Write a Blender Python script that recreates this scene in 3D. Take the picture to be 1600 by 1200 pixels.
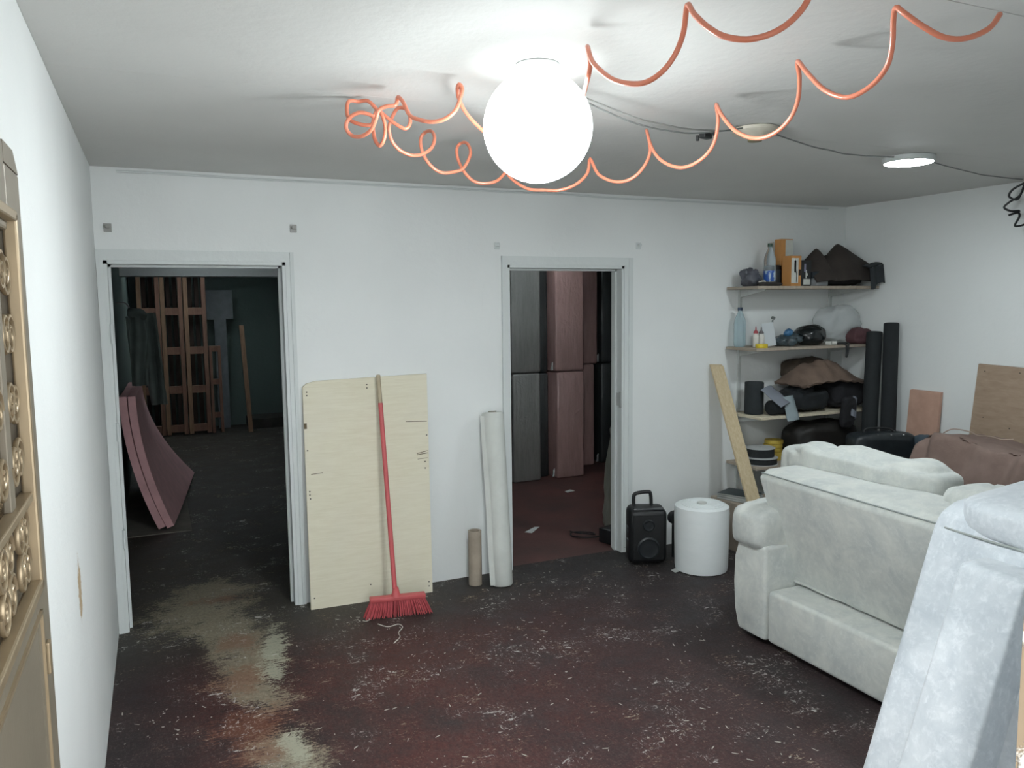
import bpy, bmesh, math, random
from mathutils import Vector, Matrix, noise
random.seed(7)
for o in list(bpy.data.objects): bpy.data.objects.remove(o, do_unlink=True)
scene = bpy.context.scene
C = scene.collection
PI = math.pi

# ------------------------------------------------------------------ camera
cam_d = bpy.data.cameras.new('camera'); cam = bpy.data.objects.new('camera', cam_d); C.objects.link(cam)
_yaw, _pitch, _roll, _F = 0.42427, -0.10059, -0.011047, 1232.95
_f = Vector((math.sin(_yaw)*math.cos(_pitch), math.cos(_yaw)*math.cos(_pitch), math.sin(_pitch)))
_r = _f.cross(Vector((0, 0, 1))).normalized(); _u = _r.cross(_f)
_r, _u = math.cos(_roll)*_r + math.sin(_roll)*_u, -math.sin(_roll)*_r + math.cos(_roll)*_u
cam.matrix_world = Matrix(((_r.x, _u.x, -_f.x, 0.25746), (_r.y, _u.y, -_f.y, -4.63932), (_r.z, _u.z, -_f.z, 1.75047), (0, 0, 0, 1)))
cam_d.sensor_fit = 'HORIZONTAL'; cam_d.sensor_width = 36.0; cam_d.lens = 36.0*_F/1600.0
cam_d.clip_start = 0.02
scene.camera = cam

# ------------------------------------------------------------------ world, exposure
SKY = 4.2
w = bpy.data.worlds.new('world'); scene.world = w; w.use_nodes = True
bg = w.node_tree.nodes['Background']; bg.inputs[0].default_value = (0.93, 0.97, 1.0, 1); bg.inputs[1].default_value = SKY
LAMP_LOW, LAMP_HIGH, LED_E = 98.0, 3.0, 105.0
# low sun from behind the camera; it only gets in through the entrance doorway
_sd = Vector((1.0, .75, -.80)).normalized()
sun_d = bpy.data.lights.new('sun', 'SUN'); sun_d.energy = .9; sun_d.angle = .03; sun_d.color = (1.0, .97, .93)
sun = bpy.data.objects.new('sun', sun_d); C.objects.link(sun); sun.location = (-4, -8, 6); sun.rotation_euler = _sd.to_track_quat('-Z', 'Y').to_euler()
vs = scene.view_settings
vs.view_transform = 'Standard'; vs.look = 'None'; vs.gamma = 1.0; vs.exposure = 0.46
try: vs.use_curve_mapping = False
except Exception: pass

# ------------------------------------------------------------------ helpers: materials
def lin(h):
    h = h.lstrip('#'); v = [int(h[i:i+2], 16)/255 for i in (0, 2, 4)]
    return tuple(c/12.92 if c <= .04045 else ((c+.055)/1.055)**2.4 for c in v) + (1.0,)

class N:
    def __init__(s, name):
        s.m = bpy.data.materials.new(name); s.m.use_nodes = True; s.t = s.m.node_tree
        s.b = s.t.nodes['Principled BSDF']; s.co = None
    def n(s, t, **k):
        x = s.t.nodes.new(t)
        for a, v in k.items(): setattr(x, a, v)
        return x
    def l(s, a, b): s.t.links.new(a, b)
    def coord(s):
        if s.co is None: s.co = s.n('ShaderNodeTexCoord').outputs['Object']
        return s.co
    def mapped(s, scale=(1, 1, 1), loc=(0, 0, 0), rot=(0, 0, 0)):
        m = s.n('ShaderNodeMapping'); m.inputs['Scale'].default_value = scale
        m.inputs['Location'].default_value = loc; m.inputs['Rotation'].default_value = rot
        s.l(s.coord(), m.inputs[0]); return m.outputs[0]
    def noise(s, vec, scale, detail=4, rough=.6, dist=0.0):
        x = s.n('ShaderNodeTexNoise'); x.inputs['Scale'].default_value = scale; x.inputs['Detail'].default_value = detail
        x.inputs['Roughness'].default_value = rough; x.inputs['Distortion'].default_value = dist
        s.l(vec, x.inputs['Vector']); return x.outputs['Fac']
    def rng(s, f, a, b, c=0.0, d=1.0):
        x = s.n('ShaderNodeMapRange'); x.inputs[1].default_value = a; x.inputs[2].default_value = b
        x.inputs[3].default_value = c; x.inputs[4].default_value = d; s.l(f, x.inputs[0]); return x.outputs[0]
    def math(s, op, a, b=None):
        x = s.n('ShaderNodeMath', operation=op)
        for i, v in enumerate((a, b)):
            if v is None: continue
            if isinstance(v, (int, float)): x.inputs[i].default_value = v
            else: s.l(v, x.inputs[i])
        return x.outputs[0]
    def mix(s, f, a, b):
        x = s.n('ShaderNodeMix', data_type='RGBA')
        for i, v in ((0, f), (6, a), (7, b)):
            if isinstance(v, (int, float, tuple)): x.inputs[i].default_value = v
            else: s.l(v, x.inputs[i])
        return x.outputs[2]
    def bump(s, h, strength=.3, dist=.01):
        x = s.n('ShaderNodeBump'); x.inputs['Strength'].default_value = strength; x.inputs['Distance'].default_value = dist
        s.l(h, x.inputs['Height']); s.l(x.outputs[0], s.b.inputs['Normal'])
    def col(s, c):
        if isinstance(c, tuple): s.b.inputs['Base Color'].default_value = c
        else: s.l(c, s.b.inputs['Base Color'])
    def set(s, **k):
        for a, v in k.items(): s.b.inputs[a.replace('_', ' ')].default_value = v
        return s

_mats = {}
def mat(name, hexc, rough=.7, var=.12, scale=8, bump=.0, bscale=60, stretch=(1, 1, 1), metal=0.0, hex2=None, **k):
    if name in _mats: return _mats[name]
    n = N(name); v = n.mapped(stretch)
    c = lin(hexc); c2 = lin(hex2) if hex2 else tuple(x*(1-var*2) for x in c[:3]) + (1,)
    f = n.noise(v, scale, 5, .6)
    n.col(n.mix(n.rng(f, .35, .7), c, c2))
    n.set(Roughness=rough, Metallic=metal)
    for a, x in k.items(): n.b.inputs[a.replace('_', ' ')].default_value = x
    if bump: n.bump(n.noise(v, bscale, 4, .6), bump, .01)
    _mats[name] = n.m; return n.m

# ------------------------------------------------------------------ helpers: geometry
WL = {}          # world location of every parent
def vec(p): return Vector(p)
def finish(name, bm, m, parent=None, smooth=None, at=None):
    bmesh.ops.recalc_face_normals(bm, faces=bm.faces[:])
    if at is None:
        xs = [v.co.x for v in bm.verts]; ys = [v.co.y for v in bm.verts]; zs = [v.co.z for v in bm.verts]
        at = Vector(((min(xs)+max(xs))/2, (min(ys)+max(ys))/2, min(zs)))
    at = Vector(at)
    for v in bm.verts: v.co -= at
    me = bpy.data.meshes.new(name); bm.to_mesh(me); bm.free()
    if smooth is not None:
        me.polygons.foreach_set('use_smooth', [True]*len(me.polygons))
        if smooth < 179:
            try: me.set_sharp_from_angle(angle=math.radians(smooth))
            except Exception: pass
    me.materials.append(m)
    o = bpy.data.objects.new(name, me); C.objects.link(o)
    if parent is not None:
        o.parent = parent; o.location = at - WL[parent.name]
    else: o.location = at
    WL[o.name] = at
    return o
def tag(o, label, cat, group=None, kind=None):
    o['label'] = label; o['category'] = cat
    if group: o['group'] = group
    if kind: o['kind'] = kind
    return o
def struct(o): o['kind'] = 'structure'; return o
def thing(name, label, cat, loc, group=None):
    o = bpy.data.objects.new(name, None); C.objects.link(o); o.location = loc; o.empty_display_size = .1
    WL[o.name] = Vector(loc); return tag(o, label, cat, group)
def B(): return bmesh.new()
def box(bm, c, s, rot=None, bevel=0.0, seg=2):
    r = bmesh.ops.create_cube(bm, size=1.0); vs_ = r['verts']
    for v in vs_: v.co = Vector((v.co.x*s[0], v.co.y*s[1], v.co.z*s[2]))
    if bevel:
        es = list({e for v in vs_ for e in v.link_edges})
        g = bmesh.ops.bevel(bm, geom=es, offset=bevel, segments=seg, profile=.5, affect='EDGES')
        vs_ = list({v for f in g['faces'] for v in f.verts} | {v for v in vs_ if v.is_valid})
        ext = set(vs_)
        for v in list(ext):
            for f in v.link_faces: ext.update(f.verts)
        vs_ = list(ext)
    M = Matrix.Translation(Vector(c))
    if rot is not None: M = M @ (rot.to_4x4() if hasattr(rot, 'to_4x4') else rot)
    for v in vs_: v.co = M @ v.co
    return bm
def bx(a, b, bevel=0.0):
    bm = B(); return box(bm, [(a[i]+b[i])/2 for i in range(3)], [abs(b[i]-a[i]) for i in range(3)], None, bevel)
def addbx(bm, a, b, bevel=0.0):
    return box(bm, [(a[i]+b[i])/2 for i in range(3)], [abs(b[i]-a[i]) for i in range(3)], None, bevel)
def RX(a): return Matrix.Rotation(a, 3, 'X')
def RY(a): return Matrix.Rotation(a, 3, 'Y')
def RZ(a): return Matrix.Rotation(a, 3, 'Z')
def hexa(bm, front, off):
    off = Vector(off); a = [bm.verts.new(Vector(p)) for p in front]; b = [bm.verts.new(Vector(p)+off) for p in front]
    n = len(front); bm.faces.new(a); bm.faces.new(b[::-1])
    for i in range(n): bm.faces.new((a[i], b[i], b[(i+1) % n], a[(i+1) % n]))
    return bm
def cr(pts, sub=5, closed=False):
    pts = [Vector(p) for p in pts]; n = len(pts); out = []
    rng_ = range(n if closed else n-1)
    for i in rng_:
        p0 = pts[i-1] if (closed or i > 0) else pts[0]; p1 = pts[i]; p2 = pts[(i+1) % n]
        p3 = pts[(i+2) % n] if (closed or i+2 < n) else pts[-1]
        for k in range(sub):
            t = k/sub
            out.append(.5*((2*p1)+(-p0+p2)*t+(2*p0-5*p1+4*p2-p3)*t*t+(-p0+3*p1-3*p2+p3)*t**3))
    if not closed: out.append(pts[-1])
    return out
def tube(bm, pts, r, seg=8, closed=False, caps=True):
    pts = [Vector(p) for p in pts]; n = len(pts); rings = []
    nrm = None
    for i, p in enumerate(pts):
        a = pts[i-1] if (i > 0 or closed) else p; b = pts[(i+1) % n] if (i < n-1 or closed) else p
        t = (b-a); t = t.normalized() if t.length > 1e-9 else Vector((0, 0, 1))
        if nrm is None:
            nrm = t.orthogonal().normalized()
        else:
            nrm = nrm - t*nrm.dot(t)
            nrm = nrm.normalized() if nrm.length > 1e-6 else t.orthogonal().normalized()
        bi = t.cross(nrm); rr = r[i] if isinstance(r, (list, tuple)) else r
        rings.append([bm.verts.new(p+(nrm*math.cos(q)+bi*math.sin(q))*rr) for q in [2*PI*k/seg for k in range(seg)]])
    m = n if closed else n-1
    for i in range(m):
        a, b = rings[i], rings[(i+1) % n]
        for k in range(seg): bm.faces.new((a[k], a[(k+1) % seg], b[(k+1) % seg], b[k]))
    if caps and not closed:
        bm.faces.new(rings[0][::-1]); bm.faces.new(rings[-1])
    return bm
def lathe(bm, prof, c=(0, 0, 0), seg=24, rot=None, close=True):
    M = Matrix.Translation(Vector(c))
    if rot is not None: M = M @ rot.to_4x4()
    rings = []
    for r, z in prof:
        if r < 1e-5: rings.append([bm.verts.new(M @ Vector((0, 0, z)))])
        else: rings.append([bm.verts.new(M @ Vector((r*math.cos(2*PI*k/seg), r*math.sin(2*PI*k/seg), z))) for k in range(seg)])
    for a, b in zip(rings, rings[1:]):
        if len(a) == 1 and len(b) == 1: continue
        for k in range(seg):
            k2 = (k+1) % seg
            if len(a) == 1: bm.faces.new((a[0], b[k], b[k2]))
            elif len(b) == 1: bm.faces.new((a[k], a[k2], b[0]))
            else: bm.faces.new((a[k], a[k2], b[k2], b[k]))
    if close:
        if len(rings[0]) > 1: bm.faces.new(rings[0][::-1])
        if len(rings[-1]) > 1: bm.faces.new(rings[-1])
    return bm
def soft(bm, c, s, e=.45, rot=None, amp=0.0, freq=3.0, seed=0, fold=0.0, foldf=6.0, flat=None, nu=40, nv=24, ez=None):
    """a soft rounded block (superquadric), wrinkled by noise; flat = lowest local z as a fraction of the half height"""
    ez = ez if ez is not None else e
    M = Matrix.Translation(Vector(c))
    if rot is not None: M = M @ rot.to_4x4()
    sp = lambda x, p: math.copysign(abs(x)**p, x)
    rows = []
    for j in range(nv+1):
        ph = -PI/2+PI*j/nv; row = []
        for i in range(nu):
            th = 2*PI*i/nu
            d = Vector((sp(math.cos(ph), ez)*sp(math.cos(th), e), sp(math.cos(ph), ez)*sp(math.sin(th), e), sp(math.sin(ph), ez)))
            p = Vector((d.x*s[0]/2, d.y*s[1]/2, d.z*s[2]/2))
            dr = Vector((math.cos(ph)*math.cos(th), math.cos(ph)*math.sin(th), math.sin(ph)))
            q = p*freq+Vector((seed*7.3, seed*3.1, seed*1.7))
            k = amp*noise.noise(q) + amp*.5*noise.noise(q*2.1)
            if fold:
                q2 = p*foldf+Vector((seed*2.3, seed*5.1, 0)); k -= fold*(1-min(1, abs(noise.noise(q2))*5))
            p = p+dr*k
            if flat is not None: p.z = max(p.z, flat*s[2]/2)
            row.append(p)
            if j in (0, nv): break
        rows.append([bm.verts.new(M @ p) for p in row])
    for j in range(nv):
        a, b = rows[j], rows[j+1]
        for i in range(nu):
            i2 = (i+1) % nu
            if len(a) == 1: bm.faces.new((a[0], b[i2], b[i]))
            elif len(b) == 1: bm.faces.new((a[i], a[i2], b[0]))
            else: bm.faces.new((a[i], a[i2], b[i2], b[i]))
    return bm
def sheet(bm, fn, nu, nv, th):
    """a thin cloth or sheet with real thickness; fn(u, v) gives the point"""
    P = [[Vector(fn(i/nu, j/nv)) for i in range(nu+1)] for j in range(nv+1)]
    def nrm(j, i):
        a = P[j][min(i+1, nu)]-P[j][max(i-1, 0)]; b = P[min(j+1, nv)][i]-P[max(j-1, 0)][i]
        n_ = a.cross(b); return n_.normalized() if n_.length > 1e-12 else Vector((0, 0, 1))
    T = [[bm.verts.new(P[j][i]+nrm(j, i)*th/2) for i in range(nu+1)] for j in range(nv+1)]
    L = [[bm.verts.new(P[j][i]-nrm(j, i)*th/2) for i in range(nu+1)] for j in range(nv+1)]
    for j in range(nv):
        for i in range(nu):
            bm.faces.new((T[j][i], T[j][i+1], T[j+1][i+1], T[j+1][i])); bm.faces.new((L[j][i], L[j+1][i], L[j+1][i+1], L[j][i+1]))
    for i in range(nu):
        bm.faces.new((T[0][i], L[0][i], L[0][i+1], T[0][i+1])); bm.faces.new((T[nv][i], T[nv][i+1], L[nv][i+1], L[nv][i]))
    for j in range(nv):
        bm.faces.new((T[j][0], T[j+1][0], L[j+1][0], L[j][0])); bm.faces.new((T[j][nu], L[j][nu], L[j+1][nu], T[j+1][nu]))
    return bm
def dup(o, loc, parent=None, rot=None):
    c = o.copy(); C.objects.link(c); c.location = loc
    if rot is not None: c.rotation_euler = rot
    if parent is not None: c.parent = parent
    return c

# ------------------------------------------------------------------ dimensions
H, W = 2.478, 5.24          # ceiling height, room width
YF = -4.15                  # inner face of the entrance wall
TH = 0.12                   # thickness of the back wall
D1 = (0.03, 0.955, 2.0)     # left doorway: x0, x1, top
D2 = (2.318, 3.20, 2.0)     # right doorway
R1X, R1Y = 2.1, 7.75       # far room on the left
R2X0, R2X1, R2Y = 2.2, 5.4, 4.2

# ------------------------------------------------------------------ surface materials
def wall_mat(name, hexc, scrape=None):
    n = N(name); v = n.mapped()
    c = lin(hexc); big = n.noise(v, 1.3, 3, .5)
    base = n.mix(n.rng(big, .3, .7), c, tuple(x*.93 for x in c[:3])+(1,))
    st = n.noise(n.mapped((3, 3, .6)), 2.2, 5, .65)
    base = n.mix(n.rng(st, .62, .8, 0, .35), base, tuple(x*.82 for x in c[:3])+(1,))
    for (p, s, hx) in (scrape or []):
        vm = n.mapped(tuple(1/q for q in s), tuple(-p[i]/s[i] for i in range(3)))
        ln = n.n('ShaderNodeVectorMath', operation='LENGTH'); n.l(vm, ln.inputs[0])
        d = n.math('ADD', ln.outputs['Value'], n.rng(n.noise(n.mapped(), 40, 4, .7), .3, .7, -.45, .45))
        base = n.mix(n.rng(d, .8, 1.0, 1, 0), base, lin(hx))
    n.col(base); n.set(Roughness=.75)
    n.b.inputs['Specular IOR Level'].default_value = .25
    n.bump(n.math('ADD', n.noise(v, 26, 4, .6), n.math('MULTIPLY', n.noise(v, 4, 2, .5), 1.5)), .16, .012)
    return n.m
M_wall = wall_mat('white_painted_plaster', '#e6e9e8')
M_wall_l = wall_mat('white_painted_plaster_scraped', '#e6e9e8', [((0, -1.85, .86), (.3, .05, .10), '#b5a184'), ((0, -2.9, 1.2), (.3, .02, .03), '#b5a184')])
M_ceil = wall_mat('ceiling_paint', '#d9d9d6')
M_trim = wall_mat('white_gloss_trim', '#d5dad9'); M_trim.node_tree.nodes['Principled BSDF'].inputs['Roughness'].default_value = .45
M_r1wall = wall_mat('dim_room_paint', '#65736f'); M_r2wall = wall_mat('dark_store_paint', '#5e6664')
M_beam = wall_mat('beam_paint', '#e0e4e4')

def floor_mat():
    n = N('worn_red_floor_paint')
    v = n.mapped()
    a = n.noise(v, 1.1, 5, .6, .3)                 # red / black areas
    b = n.noise(n.mapped((1, 1, 1), (3, 7, 0)), 5.0, 6, .65)
    fine = n.noise(n.mapped((1.6, 1, 1), (1, 2, 0), (0, 0, .5)), 38, 6, .75)
    sep = n.n('ShaderNodeSeparateXYZ'); n.l(n.coord(), sep.inputs[0])
    # red paint keeps in the middle of the room, black dirt to the right and along the walls
    redx = n.math('MULTIPLY', n.rng(sep.outputs[0], 1.3, 2.9, 1, .22), n.rng(sep.outputs[0], .10, .55, .25, 1))
    redy = n.rng(sep.outputs[1], -.85, -.25, 1, .12)
    red = n.math('MULTIPLY', n.math('MULTIPLY', redx, redy), n.rng(n.math('ADD', a, n.math('MULTIPLY', b, .7)), .62, .92, .15, 1))
    dark = n.mix(n.rng(b, .3, .7), lin('#1e1d1f'), lin('#2e2b2d'))
    col = n.mix(red, dark, n.mix(n.rng(fine, .35, .65), lin('#3a2120'), lin('#57322e')))
    grit = n.noise(n.mapped((1, 1, 1), (2, 5, 0)), 95, 4, .8)
    col = n.mix(n.rng(grit, .54, .74, 0, .5), col, lin('#6d5f5b'))
    col = n.mix(n.rng(grit, .30, .44, .5, 0), col, lin('#151415'))
    # brown-olive dirt close to the left doorway and the back wall
    nearw = n.math('MULTIPLY', n.rng(sep.outputs[1], -.75, -.1, 0, 1), n.rng(sep.outputs[0], 1.2, 2.6, 1, .15))
    col = n.mix(n.math('MULTIPLY', nearw, n.rng(b, .25, .65, .3, .9)), col, lin('#47443d'))
    # worn-through concrete, cream with orange remains, where people walk into the left room
    streak = n.noise(n.mapped((.9, 3.2, 1), (4, 1, 0), (0, 0, .25)), 22, 6, .75, .5)
    def blob(pts, amp):
        res = None
        for (x, y, sx, sy, rot) in pts:
            t = n.n('ShaderNodeMapping', vector_type='TEXTURE')
            t.inputs['Location'].default_value = (x, y, 0); t.inputs['Rotation'].default_value = (0, 0, rot); t.inputs['Scale'].default_value = (sx, sy, 100)
            n.l(n.coord(), t.inputs[0])
            ln = n.n('ShaderNodeVectorMath', operation='LENGTH'); n.l(t.outputs[0], ln.inputs[0])
            g = n.rng(ln.outputs['Value'], 0, 2.0, 1, 0)
            res = g if res is None else n.math('MAXIMUM', res, g)
        rag = n.math('ADD', n.rng(streak, .3, .7, -.32*amp, .32*amp), n.rng(b, .3, .7, -.30*amp, .30*amp))
        rag = n.math('ADD', rag, n.rng(grit, .3, .7, -.26, .26))
        return n.rng(n.math('ADD', res, rag), .38, .62)
    worn = blob([(.48, .42, .24, .22, 0), (.42, .12, .26, .24, 0), (.50, -.18, .22, .16, 0), (.60, -.42, .16, .26, -.1), (.60, -.70, .15, .28, 0), (.60, -1.0, .11, .22, .2), (.66, -1.62, .12, .22, 0)], 1.0)
    col = n.mix(n.math('MULTIPLY', worn, .72), col, n.mix(n.rng(fine, .3, .7), lin('#7a7362'), lin('#a59b85')))
    orange = blob([(.60, -.42, .09, .10, 0), (.59, -.84, .13, .11, .3), (.55, .30, .12, .05, 0), (.56, -1.30, .12, .16, 0), (.62, -1.55, .12, .06, 0)], 1.6)
    col = n.mix(n.math('MULTIPLY', orange, .5), col, lin('#774a36'))
    pale = blob([(.74, -.52, .05, .20, -.12), (.70, -.84, .06, .14, 0), (.69, -1.55, .05, .14, 0)], 1.3)
    col = n.mix(n.math('MULTIPLY', pale, .75), col, lin('#a5a593'))
    # chips and scratches down to the pale primer
    s1 = n.noise(n.mapped((1.0, 2.2, 1), (0, 0, 0), (0, 0, .35)), 40, 4, .75, .5)
    s2 = n.noise(n.mapped((3.0, .8, 1), (5, 0, 0), (0, 0, -.5)), 30, 4, .75, .4)
    msk = n.noise(n.mapped((1, 1, 1), (9, 4, 0)), 3.0, 5, .65)
    mx = n.math('MAXIMUM', s1, s2)
    chips = n.math('MULTIPLY', n.rng(mx, .615, .65), n.rng(msk, .525, .60))
    big = n.noise(n.mapped((1, 1.7, 1), (7, 3, 0), (0, 0, .5)), 17, 5, .7, .8)
    chips = n.math('MAXIMUM', chips, n.math('MULTIPLY', n.rng(big, .60, .63), n.rng(msk, .535, .585)))
    col = n.mix(n.math('MULTIPLY', chips, .85), col, lin('#c6c3be'))
    faint = n.math('MULTIPLY', n.rng(mx, .56, .68), n.rng(msk, .36, .6))
    col = n.mix(n.math('MULTIPLY', faint, .25), col, lin('#9a8c84'))
    n.col(col)
    n.l(n.rng(b, .3, .7, .5, .75), n.b.inputs['Roughness'])
    n.b.inputs['Specular IOR Level'].default_value = .35
    n.bump(n.math('ADD', fine, n.math('MULTIPLY', chips, .6)), .22, .006)
    return n.m
M_floor = floor_mat()
M_floor1 = mat('dusty_concrete', '#4b4a45', .8, .2, 3, .2, 30, hex2='#33322f')
M_floor2 = mat('oxide_red_floor', '#5d3a36', .55, .2, 2.5, .12, 30, hex2='#43302d')
M_out = mat('outside_concrete', '#8b8780', .9)

# ------------------------------------------------------------------ the room shell
def slab(name, boxes, m, parent=None):
    bm = B()
    for a, b in boxes: addbx(bm, a, b)
    o = finish(name, bm, m, parent, at=(0, 0, 0) if parent is None else None)
    return struct(o) if parent is None else o
slab('floor', [((0, YF-.15, -.1), (W, TH*.5, 0)), ((D1[0], TH*.5-.001, -.1), (D1[1], TH, 0))], M_floor)
slab('floor_ground', [((-4, -9, -.12), (8, YF-.15, -.02))], M_out)
slab('floor_left_room', [((-.15, TH, -.1), (R1X+.1, R1Y+.1, -.002))], M_floor)
slab('floor_right_room', [((R2X0+.02, TH*.5, -.1), (R2X1+.1, R2Y+.1, -.001))], M_floor2)
wb = slab('wall_back', [((-.15, 0, 0), (D1[0], TH, H)), ((D1[0], 0, D1[2]), (D1[1], TH, H)), ((D1[1], 0, 0), (D2[0], TH, H)),
    ((D2[0], 0, D2[2]), (D2[1], TH, H)), ((D2[1], 0, 0), (W+.15, TH, H))], M_wall)
slab('wall_left', [((-.15, YF-.15, 0), (0, 0, H))], M_wall_l)
slab('wall_right', [((W, YF-.15, 0), (W+.15, 0, H))], M_wall)
cl = slab('ceiling', [((-.15, YF-.15, H+.012), (W+.15, TH, H+.12))], M_ceil)
for y0, y1 in ((-1.855, -.001), (-3.248, -1.857), (YF-.15, -3.252)):
    finish('ceiling_panel', bx((.001, y0, H), (W-.001, y1, H+.0119)), M_ceil, cl)
# neighbouring rooms
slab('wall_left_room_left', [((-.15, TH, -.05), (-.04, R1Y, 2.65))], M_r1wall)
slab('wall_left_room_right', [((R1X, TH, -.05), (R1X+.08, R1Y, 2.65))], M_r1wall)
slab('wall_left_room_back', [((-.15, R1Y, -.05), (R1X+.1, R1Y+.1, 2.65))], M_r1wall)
slab('ceiling_left_room', [((-.15, TH, 2.6), (R1X+.1, 3.65, 2.7)), ((-.15, 4.0, 2.6), (R1X+.1, 5.5, 2.7)), ((-.15, 6.5, 2.6), (R1X+.1, R1Y+.1, 2.7)), ((-.15, 3.65, 2.6), (.5, 4.0, 2.7)), ((1.2, 3.65, 2.6), (R1X+.1, 4.0, 2.7)), ((-.15, 5.5, 2.6), (.4, 6.5, 2.7)), ((1.4, 5.5, 2.6), (R1X+.1, 6.5, 2.7))], M_r1wall)  # openings left for the added skylights
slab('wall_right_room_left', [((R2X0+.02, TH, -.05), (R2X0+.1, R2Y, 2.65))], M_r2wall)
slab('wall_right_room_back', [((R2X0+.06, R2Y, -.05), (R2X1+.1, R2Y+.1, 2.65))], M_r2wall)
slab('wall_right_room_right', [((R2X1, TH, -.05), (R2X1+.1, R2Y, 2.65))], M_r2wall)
slab('ceiling_right_room', [((R2X0+.02, TH, 2.6), (R2X1+.1, 1.0, 2.7)), ((R2X0+.02, 2.0, 2.6), (R2X1+.1, R2Y+.1, 2.7)), ((R2X0+.02, 1.0, 2.6), (2.9, 2.0, 2.7)), ((3.9, 1.0, 2.6), (R2X1+.1, 2.0, 2.7))], M_r2wall)  # opening left for the added skylight
n_ = N('added_skylight_glass'); n_.col(lin('#e8f0f0')); n_.set(Roughness=.3, IOR=1.1); n_.b.inputs['Transmission Weight'].default_value = 1.0
struct(finish('added_skylight_1', bx((.39, 5.49, 2.701), (1.41, 6.51, 2.706)), n_.m)); struct(finish('added_skylight_3', bx((.49, 3.64, 2.701), (1.21, 4.01, 2.706)), n_.m)); struct(finish('added_skylight_2', bx((2.89, .99, 2.701), (3.91, 2.01, 2.706)), n_.m))  # skylights out of view, added to brighten the two back rooms
struct(finish('trim_beam', bx((-.04, 4.45, 2.085), (R1X, 4.75, 2.6)), M_beam))

# entrance wall with the doorway the photograph is taken through; its right reveal is chipped
def chipped_mat():
    n = N('chipped_plaster_reveal'); v = n.mapped((1, 1, 1))
    f = n.noise(v, 11, 5, .65, .4)
    k = n.rng(f, .50, .53)
    n.col(n.mix(k, lin('#8d7c66'), lin('#e4e0d8'))); n.set(Roughness=.8)
    n.bump(k, .6, .006); return n.m
M_chip = chipped_mat()
XJ = 1.045
slab('wall_front', [((XJ+.004, YF-.15, 0), (W, YF, H)), ((0, YF-.15, 2.06), (XJ+.004, YF, H)), ((0, YF-.15, 0), (.045, YF, 2.06))], M_wall)
struct(finish('trim_reveal', bx((XJ, YF-.151, 0), (XJ+.004, YF+.001, 2.06)), M_chip))

# door frames
M_metal = mat('dull_steel', '#8f9290', .4, metal=.9)
M_dark = mat('black_plastic', '#1b1d1f', .45, .15, 12)
def frame(name, x0, x1, top, cl_, cr_):
    bm = B(); y0, y1 = -.018, TH+.004; t = .022
    addbx(bm, (x0, y0+.006, 0), (x0+t, y1, top)); addbx(bm, (x1-t, y0+.006, 0), (x1, y1, top)); addbx(bm, (x0, y0+.006, top-t), (x1, y1, top))
    for xx in (x0+t, x1-t-.014): addbx(bm, (xx, .055, 0), (xx+.014, .085, top-t))
    addbx(bm, (x0+t, .055, top-t-.014), (x1-t, .085, top-t))
    o = struct(finish(name, bm, M_trim))
    bm = B()
    if cl_ > .012: addbx(bm, (x0-cl_, y0, 0), (x0+.004, 0, top+.05))
    addbx(bm, (x1-.004, y0, 0), (x1+cr_, 0, top+.05)); addbx(bm, (x0-cl_, y0-.001, top-.004), (x1+cr_, 0, top+.052))
    addbx(bm, (x1+cr_*.45, y0-.006, 0), (x1+cr_*.62, 0, top+.05), .003)
    finish('casing', bm, M_trim, o)
    return o
fr1 = frame('trim_1', D1[0], D1[1], D1[2]+.005, .028, .042)
fr2 = frame('trim_2', D2[0], D2[1], D2[2]+.005, .033, .065)
for z in (.52, 1.10, 1.62):
    bm = B(); tube(bm, [(D1[0]+.026, -.016, z-.05), (D1[0]+.026, -.016, z+.05)], .008, 8); addbx(bm, (D1[0]+.022, -.012, z-.045), (D1[0]+.025, .03, z+.045))
    finish('hinge', bm, M_trim, fr1, 40)
bm = B(); addbx(bm, (D2[1]-.025, .01, 1.04), (D2[1]-.02, .05, 1.13)); addbx(bm, (D2[1]-.03, -.015, 1.03), (D2[1]-.02, .012, 1.14)); finish('strike_plate', bm, mat('pale_steel', '#b5b8b6', .45), fr2)
for nm, y0, z0 in (('trim_ceiling_cable_strip', -.014, H-.03),):
    bm = B(); pts = [(x_, -.009, H-.022+.008*noise.noise(Vector((x_*1.7, 3, 0)))) for x_ in [i*.12 for i in range(1, 43)]]
    tube(bm, cr(pts, 2), .006, 6); struct(finish(nm, bm, M_trim, None, 60))

# ================================================================== THINGS
# ------------------------------------------------------------------ lamps
def emis(name, col, lo, hi=None, zr=None):
    n = N(name); n.col(lin('#f4f6f6')); n.set(Roughness=.4)
    n.b.inputs['Emission Color'].default_value = col
    if hi is None: n.b.inputs['Emission Strength'].default_value = lo
    else:
        sp = n.n('ShaderNodeSeparateXYZ'); n.l(n.coord(), sp.inputs[0])
        n.l(n.rng(sp.outputs[2], zr[0], zr[1], lo, hi), n.b.inputs['Emission Strength'])
    return n.m
LP = Vector((1.366, -2.40, 2.293)); LR = .168
lamp = thing('globe_lamp', 'big round glowing globe lamp under the middle of the ceiling', 'lamp', (LP.x, LP.y, LP.z-LR))
prof = [(LR*math.sin(PI*k/28), -LR*math.cos(PI*k/28)) for k in range(0, 27)] + [(.05, LR*.955), (0, LR*.955)]
bm = B(); lathe(bm, prof, LP, 48)
finish('globe', bm, emis('lit_opal_glass', (.92, .985, 1.0, 1), LAMP_LOW, LAMP_HIGH, (LR*.42, LR*.98)), lamp, 180)
bm = B(); lathe(bm, [(.062, 0), (.068, .008), (.068, .022), (.05, .024)], (LP.x, LP.y, H-.024), 28); finish('ceiling_cap', bm, M_trim, lamp, 40)

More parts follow.
